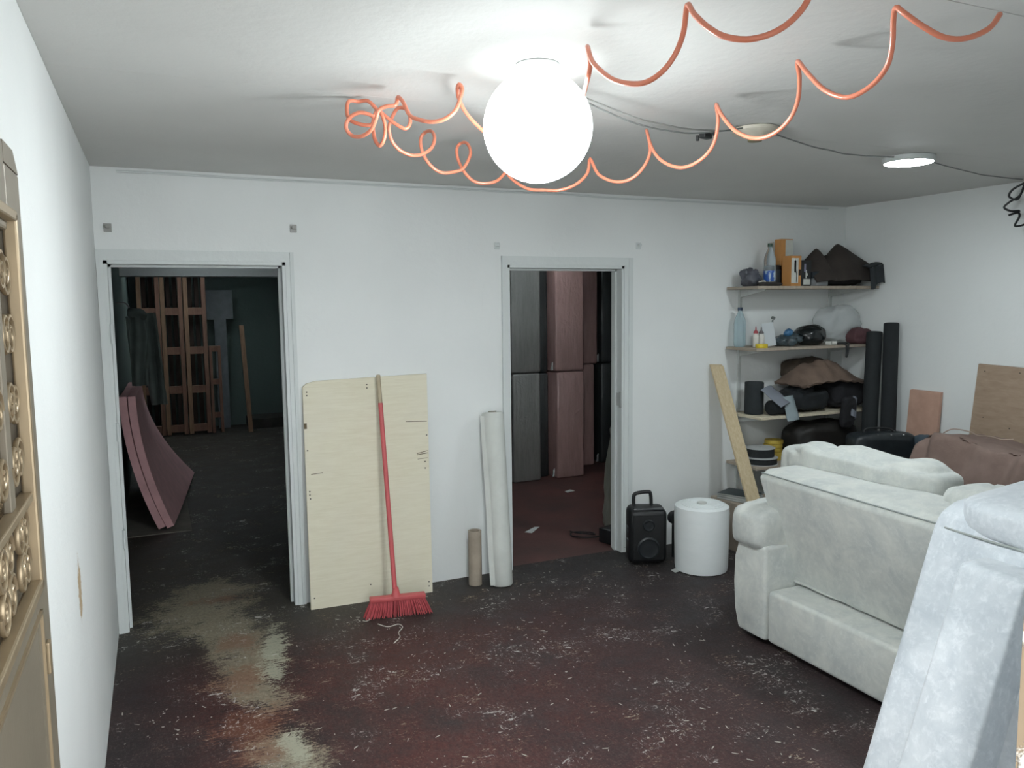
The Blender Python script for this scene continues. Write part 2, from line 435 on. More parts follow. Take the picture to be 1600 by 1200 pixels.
led = thing('panel_light', 'thin round lit ceiling panel light near the right wall', 'ceiling light', (3.82, -1.715, H-.03))
bm = B(); lathe(bm, [(.118, 0), (.124, .006), (.124, .028), (.11, .03)], (3.82, -1.715, H-.03), 40); finish('rim', bm, M_trim, led, 40)
bm = B(); lathe(bm, [(0, -.006), (.09, -.006), (.114, -.001), (.114, .002)], (3.82, -1.715, H-.03), 40)
finish('diffuser', bm, emis('lit_diffuser', (.88, .97, 1.0, 1), LED_E), led, 180)

M_wire_w = mat('white_cable', '#a9aaa6', .6); M_wire_g = mat('grey_cable', '#868987', .6)
M_bk = mat('black_rubber_cable', '#232527', .5)
ros = thing('lamp_socket', 'white round ceiling rose with bare wires, no bulb', 'lamp socket', (2.606, -1.956, H-.05))
bm = B(); lathe(bm, [(.03, -.028), (.05, -.024), (.062, -.012), (.088, -.008), (.096, 0), (.096, .012), (.08, .016)], (2.606, -1.956, H-.016), 32); finish('rose', bm, mat('old_white_plastic', '#cfcabb', .5), ros, 40)
bm = B(); lathe(bm, [(.0, -.03), (.028, -.03), (.03, -.026), (.03, 0), (.022, 0), (.022, -.02)], (2.606, -1.956, H-.026), 20, close=False); finish('socket', bm, mat('brass_socket', '#9a8d6c', .4, metal=.7), ros, 40)
cab = thing('ceiling_cable', 'thin grey cables sagging along the ceiling seam between the lights', 'cable', (2.6, -1.9, H-.05))
def sag(a, b, d, k=9, wob=.01, s=0):
    a, b = Vector(a), Vector(b)
    return cr([a.lerp(b, i/k)+Vector((0, wob*noise.noise(Vector((i*.9, s, 0))), -d*math.sin(PI*i/k))) for i in range(k+1)], 4)
bm = B(); tube(bm, sag((1.45, -2.3, H-.012), (2.53, -1.93, H-.012), .05), .003, 6); finish('wire', bm, M_wire_w, cab, 60)
bm = B(); tube(bm, sag((1.50, -2.25, H-.01), (2.53, -1.98, H-.01), .075, s=4), .003, 6); finish('wire', bm, M_wire_g, cab, 60)
bm = B(); tube(bm, sag((2.69, -1.95, H-.01), (3.70, -1.73, H-.01), .03, s=8), .0032, 6); finish('wire', bm, M_wire_g, cab, 60)
bm = B(); tube(bm, sag((3.94, -1.72, H-.008), (5.1, -1.47, H-.008), .018, s=5), .0032, 6); finish('wire', bm, M_wire_g, cab, 60)
bm = B(); box(bm, (2.30, -2.02, H-.068), (.05, .03, .022), RZ(.3), .004); box(bm, (2.335, -2.03, H-.06), (.03, .012, .012), RZ(.3), .002); box(bm, (2.275, -2.0, H-.075), (.02, .012, .02), RZ(.8), .002)
finish('connector', bm, M_dark, cab)
bun = thing('cable_bundle', 'dark cable bundle dangling beside a grey box by the right wall', 'cable', (5.17, -1.47, 2.18))
bm = B(); box(bm, (5.17, -1.53, 2.37), (.09, .12, .15), RZ(.1), .025); finish('box', bm, mat('grey_plastic', '#4c4f50', .55), bun, 40)
bm = B(); tube(bm, cr([(5.15, -1.46, H-.02), (5.12, -1.40, 2.42), (5.12, -1.38, 2.38), (5.13, -1.43, 2.36), (5.12, -1.47, 2.44), (5.13, -1.44, 2.38), (5.11, -1.39, 2.345), (5.10, -1.365, 2.315), (5.11, -1.40, 2.29), (5.12, -1.45, 2.285), (5.11, -1.39, 2.265), (5.12, -1.44, 2.275), (5.12, -1.45, 2.25), (5.12, -1.425, 2.20), (5.12, -1.46, 2.195), (5.12, -1.52, 2.205), (5.12, -1.50, 2.15), (5.12, -1.52, 2.11), (5.13, -1.54, 2.14)], 6), .0065, 6); finish('cable', bm, M_bk, bun, 60)

# ------------------------------------------------------------------ orange coiled air hose
HOSE = [(2.108,-3.354,2.417),(2.064,-3.359,2.377),(2.002,-3.349,2.351),(1.951,-3.331,2.352),(1.91,-3.304,2.381),(1.886,-3.274,2.416),(1.886,-3.252,2.435),(1.907,-3.228,2.419),(1.932,-3.206,2.37),(1.951,-3.175,2.327),(1.952,-3.127,2.293),(1.943,-3.064,2.28),(1.939,-2.991,2.314),(1.95,-2.914,2.38),(1.979,-2.844,2.435),(2.013,-2.817,2.403),(2.039,-2.787,2.349),(2.052,-2.743,2.304),(2.047,-2.682,2.271),(2.036,-2.608,2.269),(2.03,-2.522,2.308),(2.042,-2.436,2.378),(2.079,-2.359,2.435),(2.107,-2.336,2.384),(2.115,-2.302,2.313),(2.101,-2.248,2.266),(2.071,-2.174,2.248),(2.046,-2.088,2.284),(2.053,-2.005,2.352),(2.082,-1.926,2.435),(2.097,-1.932,2.355),(2.075,-1.915,2.289),(2.038,-1.879,2.247),(1.996,-1.826,2.243),(1.959,-1.76,2.281),(1.955,-1.7,2.353),(1.942,-1.701,2.294),(1.897,-1.683,2.247),(1.838,-1.65,2.225),(1.784,-1.609,2.228),(1.733,-1.56,2.237),(1.686,-1.501,2.283),(1.673,-1.45,2.339),(1.686,-1.408,2.395),(1.696,-1.442,2.401),(1.691,-1.472,2.355),(1.649,-1.483,2.297),(1.604,-1.483,2.268),(1.538,-1.465,2.267),(1.496,-1.446,2.302),(1.47,-1.426,2.362),(1.469,-1.415,2.412),(1.488,-1.413,2.435),(1.497,-1.464,2.426),(1.493,-1.511,2.376),(1.452,-1.539,2.312),(1.409,-1.555,2.291),(1.349,-1.556,2.283),(1.302,-1.552,2.311),(1.272,-1.547,2.36),(1.265,-1.549,2.409),(1.28,-1.561,2.435),(1.289,-1.614,2.43),(1.284,-1.664,2.396),(1.26,-1.702,2.351),(1.218,-1.727,2.32),(1.17,-1.741,2.307),(1.12,-1.746,2.322),(1.088,-1.753,2.353),(1.076,-1.763,2.395),(1.082,-1.779,2.427),(1.101,-1.799,2.46),(1.122,-1.84,2.446),(1.124,-1.87,2.4),(1.104,-1.878,2.372),(1.071,-1.865,2.388),(1.037,-1.841,2.421),(1.02,-1.819,2.442),(0.997,-1.839,2.396),(0.993,-1.866,2.335),(1.003,-1.893,2.303),(1.015,-1.909,2.322),(1.02,-1.913,2.361),(1.012,-1.904,2.405),(0.997,-1.888,2.428),(0.974,-1.865,2.458),(0.948,-1.838,2.46),(0.912,-1.846,2.456),(0.899,-1.867,2.414),(0.905,-1.892,2.381),(0.935,-1.923,2.363),(0.962,-1.947,2.36),(0.971,-1.956,2.38),(0.952,-1.948,2.394),(0.923,-1.933,2.399),(0.893,-1.917,2.381),(0.885,-1.909,2.351),(0.904,-1.912,2.326),(0.926,-1.953,2.318),(0.95,-1.989,2.334),(0.963,-2.01,2.368),(0.97,-2.019,2.393),(0.994,-2.029,2.405),(1.023,-2.034,2.411),(1.035,-2.025,2.439),(1.04,-2.066,2.413),(1.047,-2.109,2.364),(1.067,-2.147,2.343),(1.098,-2.182,2.332),(1.132,-2.209,2.338),(1.163,-2.224,2.365),(1.181,-2.224,2.409),(1.188,-2.219,2.435),(1.179,-2.216,2.447),(1.179,-2.202,2.43),(1.198,-2.18,2.397),(1.273,-2.073,2.38),(1.377,-1.991,2.347),(1.469,-1.98,2.327),(1.554,-2.017,2.333),(1.616,-2.096,2.371),(1.521,-2.384,2.375),(1.392,-2.657,2.365),(1.374,-2.707,2.398),(1.354,-2.727,2.435),(1.337,-2.78,2.382),(1.334,-2.835,2.34),(1.339,-2.888,2.306),(1.353,-2.939,2.286),(1.371,-2.982,2.281),(1.391,-3.019,2.298),(1.408,-3.046,2.332),(1.418,-3.064,2.378),(1.42,-3.075,2.435),(1.411,-3.113,2.401),(1.414,-3.156,2.361),(1.426,-3.197,2.33),(1.453,-3.238,2.314),(1.484,-3.271,2.317),(1.514,-3.296,2.335),(1.541,-3.313,2.367),(1.556,-3.319,2.401),(1.565,-3.321,2.435)]
bm = B(); tube(bm, cr(HOSE, 4), .0068, 8)
n_ = N('orange_hose'); n_.col(n_.mix(n_.noise(n_.mapped(), 4, 3), lin('#e58d70'), lin('#de8064'))); n_.set(Roughness=.32); n_.b.inputs['Coat Weight'].default_value = .3
hs = finish('air_hose', bm, n_.m, None, 180); tag(hs, 'orange coiled air hose looping under the ceiling', 'hose')

# ------------------------------------------------------------------ entrance door leaf standing open against the left wall
M_brz = mat('bronze_painted_steel', '#7d7566', .5, .08, 6, .05, 80, metal=.25)
M_brz2 = mat('bronze_ironwork', '#a08f74', .38, .1, 10, metal=.55)
n_ = N('amber_rippled_glass'); n_.col(lin('#a08a6c')); n_.set(Roughness=.22); n_.b.inputs['Transmission Weight'].default_value = .35; n_.bump(n_.noise(n_.mapped(), 60, 3), .4, .004); M_glass = n_.m
XD = .062; YE, YH = -3.205, -4.11
dl = thing('entrance_door', 'bronze metal entrance door with scrollwork grille, standing open at the left wall', 'door', (XD, (YE+YH)/2, .02))
G0, G1 = -3.335, -4.0      # grille opening, far and near edge
bm = B()
addbx(bm, (XD-.02, YE, .02), (XD+.018, G0, 1.955), .004); addbx(bm, (XD-.02, G1, .02), (XD+.018, YH, 1.985), .004)
addbx(bm, (XD-.02, G0, 1.86), (XD+.018, G1, 1.985), .004); addbx(bm, (XD-.02, G0, .02), (XD+.018, G1, 1.36), .004)
hexa(bm, [(XD+.018, YE-.0, 1.955), (XD+.018, G0, 1.955), (XD+.018, G0, 1.985), (XD+.018, YE-.04, 1.985)], (-.038, 0, 0))
finish('leaf', bm, M_brz, dl)
bm = B()
for z in (1.30, .75, .2): addbx(bm, (XD+.018, YE-.10, z-.003), (XD+.022, YH+.08, z+.003))
for y in (YE-.10, YH+.08): addbx(bm, (XD+.018, y-.003, .2), (XD+.022, y+.003, 1.303))
finish('raised_moulding', bm, M_brz2, dl)
finish('pane', bx((XD-.012, G0+.001, 1.36), (XD-.006, G1-.001, 1.86)), M_glass, dl)
bm = B()
addbx(bm, (XD+.012, G0-.012, 1.345), (XD+.030, G0+.004, 1.885), .003); addbx(bm, (XD+.012, G1-.004, 1.345), (XD+.030, G1+.012, 1.885), .003)
addbx(bm, (XD+.012, G0, 1.872), (XD+.030, G1, 1.888), .003); addbx(bm, (XD+.012, G0, 1.345), (XD+.030, G1, 1.362), .003)
finish('grille_frame', bm, M_brz2, dl)
for z in (1.485,): finish('grille_bar', bx((XD+.008, G0, z-.006), (XD+.026, G1, z+.006), .002), M_brz2, dl)
for y in (-3.455, -3.60, -3.745, -3.89): finish('grille_bar', bx((XD+.008, y-.016, 1.49), (XD+.018, y+.016, 1.872), .002), M_brz, dl)
def spiral(r0, turns, sgn):
    return [Vector((0, sgn*(r0*(1-t*.8))*math.cos(2*PI*turns*t), (r0*(1-t*.8))*math.sin(2*PI*turns*t))) for t in [i/26 for i in range(27)]]
first = None
for y in (-3.382, -3.418, -3.51, -3.56, -3.655, -3.70, -3.80, -3.845):
    for z in (1.393, 1.445, 1.545, 1.625, 1.715, 1.80):
        p = Vector((XD+.016, y, z))
        if first is None:
            bm = B(); tube(bm, [q+p for q in spiral(.031, 1.7, 1)], .0036, 6); first = finish('scroll', bm, M_brz2, dl, 60, at=p)
        else:
            dup(first, p-WL[dl.name], dl, (0 if random.random() < .5 else PI, 0, 0))
bm = B(); addbx(bm, (XD+.018, YE-.075, 1.19), (XD+.024, YE-.055, 1.24), .002); finish('lock_plate', bm, M_brz2, dl)
for z in (.3, 1.0, 1.7):
    bm = B(); tube(bm, [(XD-.01, YH-.01, z-.05), (XD-.01, YH-.01, z+.05)], .011, 10); finish('hinge', bm, M_brz2, dl, 40)

# ------------------------------------------------------------------ wall hooks above the doorways
M_hook = mat('grey_metal_bracket', '#9a9a96', .5, metal=.3)
hk = None
for (x, z, lb) in ((.065, 2.168, 'small grey curtain bracket above the left corner of the left doorway'), (1.004, 2.191, 'small grey curtain bracket above the right corner of the left doorway'),
                   (2.257, 2.12, 'small whitish curtain bracket above the left corner of the right doorway'), (3.315, 2.141, 'small whitish curtain bracket above the right corner of the right doorway')):
    t = thing('curtain_bracket', lb, 'bracket', (x, 0, z-.02), 'curtain brackets above the doorways')
    bm = B(); addbx(bm, (x-.019, -.005, z-.022), (x+.019, 0, z+.022), .002); finish('plate', bm, M_hook if x < 2 else M_trim, t)
    bm = B(); addbx(bm, (x-.010, -.03, z-.004), (x+.012, -.004, z+.012), .002); finish('hook', bm, M_hook if x < 2 else M_trim, t)

# ------------------------------------------------------------------ plywood board and broom
n_ = N('pale_plywood'); g = n_.noise(n_.mapped((2, 2, 22)), 3.5, 5, .6, .6); g2 = n_.noise(n_.mapped(), 2.0, 3)
c_ = n_.mix(n_.rng(g, .3, .75), lin('#e0dbc6'), lin('#d5ceb6')); c_ = n_.mix(n_.rng(g2, .45, .75, 0, .5), c_, lin('#dad4c4')); n_.col(c_); n_.set(Roughness=.7); n_.bump(g, .08, .004); M_ply = n_.m
M_plyedge = mat('plywood_edge', '#9a8d72', .8)
pb = thing('plywood_sheet', 'pale plywood sheet leaning on the wall between the doorways', 'plywood sheet', (1.38, -.13, 0))
A_, B_, C_, D_ = Vector((1.003, -.125, 0)), Vector((1.732, -.158, 0)), Vector((1.768, -.024, 1.332)), Vector((1.018, -.024, 1.318))
bm = B(); up = Vector((0, .013, .001)); hexa(bm, [A_, B_, C_, C_.lerp(D_, .90), D_.lerp(C_, .03)+Vector((0, 0, -.012)), D_+Vector((0, 0, -.03))], up); finish('sheet', bm, M_ply, pb)
def onb(u, v, off=.0012):
    p = A_.lerp(B_, u).lerp(D_.lerp(C_, u), v); nn = (B_-A_).cross(D_-A_).normalized(); return p+nn*off
M_crk = mat('split_wood', '#6d6048', .85, .3, 30)
def crack(pts):
    bm = B(); nn = (B_-A_).cross(D_-A_).normalized()
    hexa(bm, [onb(u, v) for u, v in pts], -nn*.002); finish('split', bm, M_crk, pb)
crack([(.18, .395), (.30, .404), (.56, .415), (.61, .405), (.58, .395), (.42, .395)])
crack([(.79, .632), (.99, .650), (.99, .647), (.85, .634)]); crack([(.79, .632), (.99, .640), (.99, .637), (.85, .630)])
crack([(.60, .165), (.66, .166), (.66, .162), (.60, .162)]); crack([(.0, .795), (.022, .795), (.022, .82), (0, .82)])
crack([(.04, .5955), (.62, .612), (.99, .6165), (.99, .6145), (.62, .609), (.04, .593)])
crack([(.55, .80), (.99, .785), (.99, .782), (.60, .796)])
M_nail = mat('nail_hole', '#3f3a33', .8)
for (u, v) in ((.025, .505), (.025, .52), (.028, .488), (.21, .87), (.03, .94), (.03, .955), (.50, .955), (.50, .97), (.965, .60), (.965, .57), (.97, .03), (.97, .05), (.03, .05), (.02, .70), (.985, .72), (.48, .075), (.40, .30)):
    p = onb(u, v); bm = B(); box(bm, p, (.007, .003, .007), None); finish('nail_hole', bm, M_nail, pb)

M_red = mat('red_plastic', '#c65a5c', .45, .08, 6); M_redb = mat('red_bristle', '#b84a50', .7, .15, 30); M_hwood = mat('bare_broom_wood', '#b5a78e', .7)
br = thing('broom', 'red broom leaning upright against the plywood sheet', 'broom', (1.43, -.40, 0))
J, T_ = Vector((1.427, -.405, .125)), Vector((1.452, -.072, 1.345))
bm = B(); tube(bm, [J, J.lerp(T_, .865)], .0135, 12); finish('handle', bm, M_red, br, 40)
bm = B(); tube(bm, [J.lerp(T_, .865), T_-Vector((0, 0, .004)), T_], [.0125, .0125, .009], 12); finish('handle_tip', bm, M_hwood, br, 40)
hx, hd = Vector((1.440, -.41, 0)), Vector((.95, -.17, 0)).normalized(); hn = Vector((-hd.y, hd.x, 0))
R_h = Matrix((hd, hn, Vector((0, 0, 1)))).transposed()
bm = B(); box(bm, hx+Vector((0, 0, .102)), (.315, .05, .026), R_h, .006); lathe(bm, [(.03, 0), (.022, .02), (.016, .05)], hx+Vector((-.01, 0, .11)), 14); finish('head', bm, M_red, br, 40)
bm = B()
for i in range(46):
    for j in range(4):
        u = -.150+.300*i/45; v = -.018+.036*j/3
        a = hx+hd*u+hn*v+Vector((0, 0, .092)); k = random.uniform(-.006, .006)
        b = hx+hd*(u*1.26+k)+hn*(v*1.7-.012)+Vector((0, 0, random.uniform(.002, .008)))
        tube(bm, [a, a.lerp(b, .5)+hd*k*.4, b], [.0032, .0036, .0028], 4, caps=False)
bz = finish('bristles', bm, M_redb, br); bz['kind'] = 'stuff'

# ------------------------------------------------------------------ rolls between the doorways
M_whf = mat('white_fabric', '#cfd2cd', .85, .06, 5, .12, 40)
wr = thing('fabric_roll', 'tall white fabric roll leaning beside the right doorway', 'fabric roll', (2.16, -.22, 0))
a, b = Vector((2.168, -.235, .0)), Vector((2.176, -.085, 1.075))
bm = B(); ax = (b-a).normalized(); tube(bm, [a, a+ax*.01, a.lerp(b, .3), a.lerp(b, .7), b-ax*.02, b-ax*.004, b], [.058, .064, .067, .069, .071, .066, .052], 28); finish('roll', bm, M_whf, wr, 50)
q = ax.orthogonal().normalized(); s_ = Vector((-1, -.1, 0)).normalized()
bm = B(); sheet(bm, lambda u, v: a.lerp(b, .012+v*.97)+s_*(.060+u*.028)+Vector((0, -.022+.020*u, 0))+Vector((0, .004*math.sin(v*9), 0)), 4, 14, .004); finish('loose_edge', bm, M_whf, wr, 60)
bm = B(); lathe(bm, [(.022, 0), (.026, 0), (.026, .014), (.022, .014)], b-ax*.006, 18, ax.to_track_quat('Z', 'Y').to_matrix()); finish('core', bm, mat('grey_card', '#9a968c', .85), wr, 40)
M_card = mat('brown_cardboard', '#a79b8c', .85, .12, 8)
bm = B(); lathe(bm, [(.030, 0), (.042, 0), (.042, .345), (.030, .345), (.030, .01)], (2.02, -.145, 0), 26, close=False)
ct = finish('cardboard_tube', bm, M_card, None, 40); tag(ct, 'short brown cardboard tube standing beside the white fabric roll', 'tube')

# ------------------------------------------------------------------ loudspeaker and foam roll
sp_ = thing('loudspeaker', 'black portable loudspeaker with pull handle standing by the right doorway', 'speaker', (3.22, -.26, 0))
RS = RZ(-.42); O_ = Vector((3.215, -.265, 0))
def L(x, y, z): return O_ + RS @ Vector((x, y, z))
bm = B(); box(bm, L(0, 0, .205), (.255, .20, .37), RS, .045, 4); finish('cabinet', bm, mat('speaker_plastic', '#17191b', .5, .2, 20, .1, 120), sp_, 40)
bm = B(); box(bm, L(0, -.098, .20), (.205, .016, .30), RS, .007); finish('grille', bm, mat('speaker_grille', '#101214', .55, .3, 300, .5, 500), sp_, 40)
for z, r in ((.13, .075), (.285, .04)):
    bm = B(); lathe(bm, [(r, 0), (r, .006), (r*.86, .012), (r*.80, .006), (r*.3, .002), (0, .008)], L(0, -.104, z), 28, RS @ RX(PI/2)); finish('speaker_cone', bm, mat('speaker_ring', '#202427', .4), sp_, 40)
bm = B(); box(bm, L(0, -.06, .376), (.20, .07, .02), RS @ RX(-.5), .006); finish('control_panel', bm, mat('speaker_panel', '#2b2e31', .4), sp_, 40)
bm = B(); tube(bm, cr([L(-.08, .02, .38), L(-.082, .02, .445), L(-.065, .02, .472), L(.01, .02, .482), L(.032, .02, .468), L(.038, .02, .38)], 4), .0125, 8); finish('handle', bm, M_dark, sp_, 60)
for s in (-1, 1):
    bm = B(); lathe(bm, [(.0, -.014), (.04, -.014), (.045, -.008), (.045, .008), (.04, .014), (0, .014)], L(s*.095, .085, .045), 20, RS @ RY(PI/2)); finish('wheel', bm, M_bk, sp_, 40)
for z in (.17, .225, .255):
    bm = B(); tube(bm, cr([L(-.129, -.05, z), L(-.130, -.02, z+.006), L(-.129, .012, z+.002)], 4), .0035, 6); finish('side_rib', bm, mat('shiny_rib', '#5b6063', .25), sp_, 60)
n_ = N('white_foam_film'); n_.col(n_.mix(n_.noise(n_.mapped((1, 1, 3)), 9, 4), lin('#eef2f2'), lin('#e2e8e8'))); n_.set(Roughness=.5); n_.b.inputs['Subsurface Weight'].default_value = .0; n_.bump(n_.noise(n_.mapped((1, 1, 2)), 30, 3), .15, .004); M_foamw = n_.m
fr_ = thing('foam_roll', 'thick white foam film roll standing beside the loudspeaker', 'foam roll', (3.47, -.53, 0))
bm = B(); lathe(bm, [(.15, .0), (.168, .006), (.172, .03), (.176, .2), (.178, .38), (.174, .425), (.160, .434), (.12, .437), (.05, .438)], (3.47, -.53, 0), 48); finish('roll', bm, M_foamw, fr_, 40)
bm = B(); tube(bm, [Vector((3.47+r*math.cos(t), -.53+r*math.sin(t), .4385)) for t, r in [(i*.3, .032+i*.0011) for i in range(110)]], .0022, 5); finish('wound_edge', bm, M_foamw, fr_, 60)
bm = B(); lathe(bm, [(.024, 0), (.032, 0), (.032, .012), (.024, .012)], (3.47, -.53, .436), 20); finish('core', bm, M_whf, fr_, 40)
bm = B(); lathe(bm, [(.0, -.02), (.038, -.02), (.045, -.01), (.045, .01), (.038, .02), (0, .02)], (3.45, -.25, .28), 22, RX(PI/2)); tube(bm, [(3.45, -.25, 0), (3.45, -.25, .25)], .012, 8)
bp = finish('stand_knob', bm, M_dark, None, 40); tag(bp, 'black round knob on a post between loudspeaker and foam roll', 'knob')

# ------------------------------------------------------------------ plank and shelving
n_ = N('pine'); g = n_.noise(n_.mapped((24, 24, 1.5)), 3, 5, .6, .8); n_.col(n_.mix(n_.rng(g, .3, .7), lin('#d3c3a3'), lin('#c0ac88'))); n_.set(Roughness=.65); n_.bump(g, .1, .004); M_pine = n_.m
bm = B(); d_ = Vector((.08, 0, 0))
hexa(bm, [(3.935, -.61, 0), (4.045, -.61, 0), (4.035, -.035, 1.285), (3.925, -.035, 1.290)], (0, .022, .010))
hexa(bm, [(3.93, -.07, 1.21), (3.95, -.07, 1.21), (3.95, -.035, 1.29), (3.925, -.035, 1.29)], (0, .022, .010))
pk = finish('wooden_plank', bm, M_pine); tag(pk, 'pine plank leaning against the wall at the end of the shelves', 'plank')

M_shelf = mat('raw_shelf_board', '#a99d8e', .75, .12, 5, .1, 30, (6, 1, 1)); M_shelf3 = mat('pale_shelf_board', '#d3cab3', .7, .1, 5, .05, 30, (6, 1, 1)); M_brk = mat('white_steel', '#c9cdcb', .45)
SX0, SD = 4.07, .34
su = thing('wall_shelving', 'four wooden wall shelves on white steel uprights in the right corner', 'shelves', (4.6, -.02, .2))
ST = [1.858, 1.425, .935, .578]
for x in (4.20, 5.09): finish('upright', bx((x-.013, -.016, .22), (x+.013, 0, 1.86), .002), M_brk, su)
for z, m_, dx in zip(ST, (M_shelf, M_shelf, M_shelf3, M_shelf), (0, 0, .06, .02)):
    o = finish('shelf', bx((SX0+dx, -SD, z-.02), (W-.004, -.016, z), .002), m_, su)
    for x in (4.20, 5.09):
        bm = B(); hexa(bm, [(x-.006, -.016, z-.02), (x-.006, -.27, z-.02), (x-.006, -.27, z-.03), (x-.006, -.016, z-.075)], (.012, 0, 0)); finish('bracket', bm, M_brk, o)

# --- top shelf
Z = ST[0]
n_ = N('clear_pet'); n_.col(lin('#dfeaf0')); n_.set(Roughness=.12, IOR=1.3); n_.b.inputs['Transmission Weight'].default_value = .85; M_pet = n_.m
n_ = N('blue_tinted_pet'); n_.col(lin('#d6e8ee')); n_.set(Roughness=.15, IOR=1.3); n_.b.inputs['Transmission Weight'].default_value = .8; M_petb = n_.m
def bottle(name, label, x, y, z, h, r, m_, capm, labm=None):
    t = thing(name, label, 'bottle', (x, y, z))
    p = [(r*.75, 0), (r*.98, .012), (r, .03), (r*.96, h*.28), (r, h*.33), (r*.97, h*.52), (r, h*.60), (r*.92, h*.68), (r*.62, h*.80), (r*.36, h*.88), (r*.34, h*.93)]
    bm = B(); lathe(bm, p, (x, y, z), 26); finish('body', bm, m_, t, 60)
    bm = B(); lathe(bm, [(r*.42, h*.92), (r*.42, h*.995), (r*.38, h)], (x, y, z), 20); finish('cap', bm, capm, t, 40)
    if labm:
        bm = B(); lathe(bm, [(r*1.01, h*.12), (r*1.02, h*.125), (r*1.02, h*.36), (r*1.01, h*.365)], (x, y, z), 26, close=False); finish('wrapper', bm, labm, t, 60)
    return t
M_capg = mat('green_cap', '#3f5a4c', .5); M_capb = mat('navy_cap', '#2a3a52', .5)
n_ = N('blue_wrapper'); n_.col(n_.mix(n_.rng(n_.noise(n_.mapped((1, 1, .6)), 26, 3), .5, .54), lin('#2f5aa6'), lin('#a8bccb'))); n_.set(Roughness=.35); M_wrap = n_.m
bottle('water_bottle', 'clear bottle with green cap and blue wrapper on the top shelf', 4.30, -.2, Z, .305, .042, M_pet, M_capg, M_wrap)
M_gbag = mat('grey_plastic_bag', '#5b5d66', .45, .25, 14); 
bm = B(); soft(bm, (4.178, -.15, Z+.062), (.145, .14, .125), .8, None, .03, 14, 3, .012, 20, -.95); o = finish('plastic_bag', bm, M_gbag, None, 60); tag(o, 'crumpled grey plastic bag on the left end of the top shelf', 'bag')
bm = B(); lathe(bm, [(.0, 0), (.018, 0), (.026, .036), (.024, .036), (.017, .004), (0, .004)], (4.158, -.285, Z), 20); o = finish('small_cup', bm, mat('cream_plastic', '#d2cfc2', .5), None, 40); tag(o, 'tiny cream cup at the front of the top shelf', 'cup')
bm = B(); soft(bm, (4.215, -.30, Z+.014), (.22, .05, .028), .6, None, .006, 20, 5, 0, 6, -.9); o = finish('dark_strap', bm, mat('dark_webbing', '#2b2624', .8), None, 60); tag(o, 'dark folded strap lying behind the tiny cream cup', 'strap')
t = thing('dark_jar', 'dark grey jar behind the blue-wrapped bottle on the top shelf', 'jar', (4.397, -.14, Z))
bm = B(); lathe(bm, [(.045, 0), (.05, .008), (.05, .115), (.045, .122)], (4.397, -.14, Z), 24); finish('body', bm, mat('dark_jar_plastic', '#34393d', .4), t, 40)
bm = B(); lathe(bm, [(.046, .122), (.048, .124), (.048, .150), (.04, .154)], (4.397, -.14, Z), 24); finish('lid', bm, M_dark, t, 40)
M_or = mat('orange_carton', '#c58c50', .6, .08, 6); M_ow = mat('carton_white_print', '#c9cbc4', .6); M_bk2 = mat('black_print', '#26241f', .6)
def carton(name, label, x0, x1, yf, d, h, base, prints, cat='box', rot=0.0):
    c = Vector(((x0+x1)/2, yf+d/2, Z)); t = thing(name, label, cat, c); R_ = RZ(rot)
    bm = B(); box(bm, c+Vector((0, 0, h/2)), (x1-x0, d, h), R_, .002); finish('carton', bm, base, t)
    for (u0, u1, v0, v1, m_) in prints:
        wd = x1-x0; p = c+R_ @ Vector(((u0+u1)/2*wd-wd/2, -d/2-.0008, 0))+Vector((0, 0, (v0+v1)/2*h))
        bm = B(); box(bm, p, ((u1-u0)*wd, .0015, (v1-v0)*h), R_); finish('print', bm, m_, t)
    return t
carton('tall_carton', 'tall orange and white carton on the top shelf, behind the shorter one', 4.452, 4.562, -.15, .07, .345, M_or, [(.35, .98, .55, .98, M_ow), (.08, .14, .30, .46, M_bk2), (.22, .28, .36, .52, M_bk2), (.40, .60, .48, .56, M_bk2), (.7, .95, .40, .46, M_bk2)])
carton('short_carton', 'short orange and white carton at the front of the top shelf', 4.405, 4.50, -.30, .09, .215, M_or, [(.03, .70, .10, .92, M_ow), (.30, .48, .45, .85, M_bk2), (.50, .56, .12, .48, M_bk2), (.75, .95, .35, .55, M_bk2)])
carton('black_carton', 'black box with white figure print beside the orange cartons', 4.508, 4.605, -.29, .09, .185, mat('black_carton', '#1d1f20', .5), [(.25, .9, .06, .28, M_ow), (.45, .56, .30, .62, M_ow), (.30, .46, .55, .86, mat('lilac_print', '#8c8aa0', .6)), (.56, .66, .4, .5, M_ow)])
bm = B(); box(bm, (4.69, -.26, Z+.03), (.13, .10, .06), RZ(.1), .008); o = finish('grey_device', bm, mat('grey_case', '#8b8e90', .4), None, 40); tag(o, 'small grey case beside the black figure-print box', 'case')
bm = B(); box(bm, (4.70, -.24, Z+.085), (.20, .12, .05), RZ(.05) @ RY(-.06), .01); o = finish('dark_case', bm, mat('dark_glossy_case', '#22282e', .25), None, 40); tag(o, 'glossy dark case lying on the small grey case', 'case')
M_brn = mat('dark_brown_cloth', '#3d3632', .95, .2, 8, .25, 60)
def pile(name, label, spec, m_, cat='cloth', group=None):
    bm = B()
    for (c, s, e, rot, amp, fr2_, sd, fold) in spec: soft(bm, c, s, e, rot, amp, fr2_, sd, fold, fr2_*1.4, None, 44, 26)
    o = finish(name, bm, m_, None, 70); return tag(o, label, cat, group)
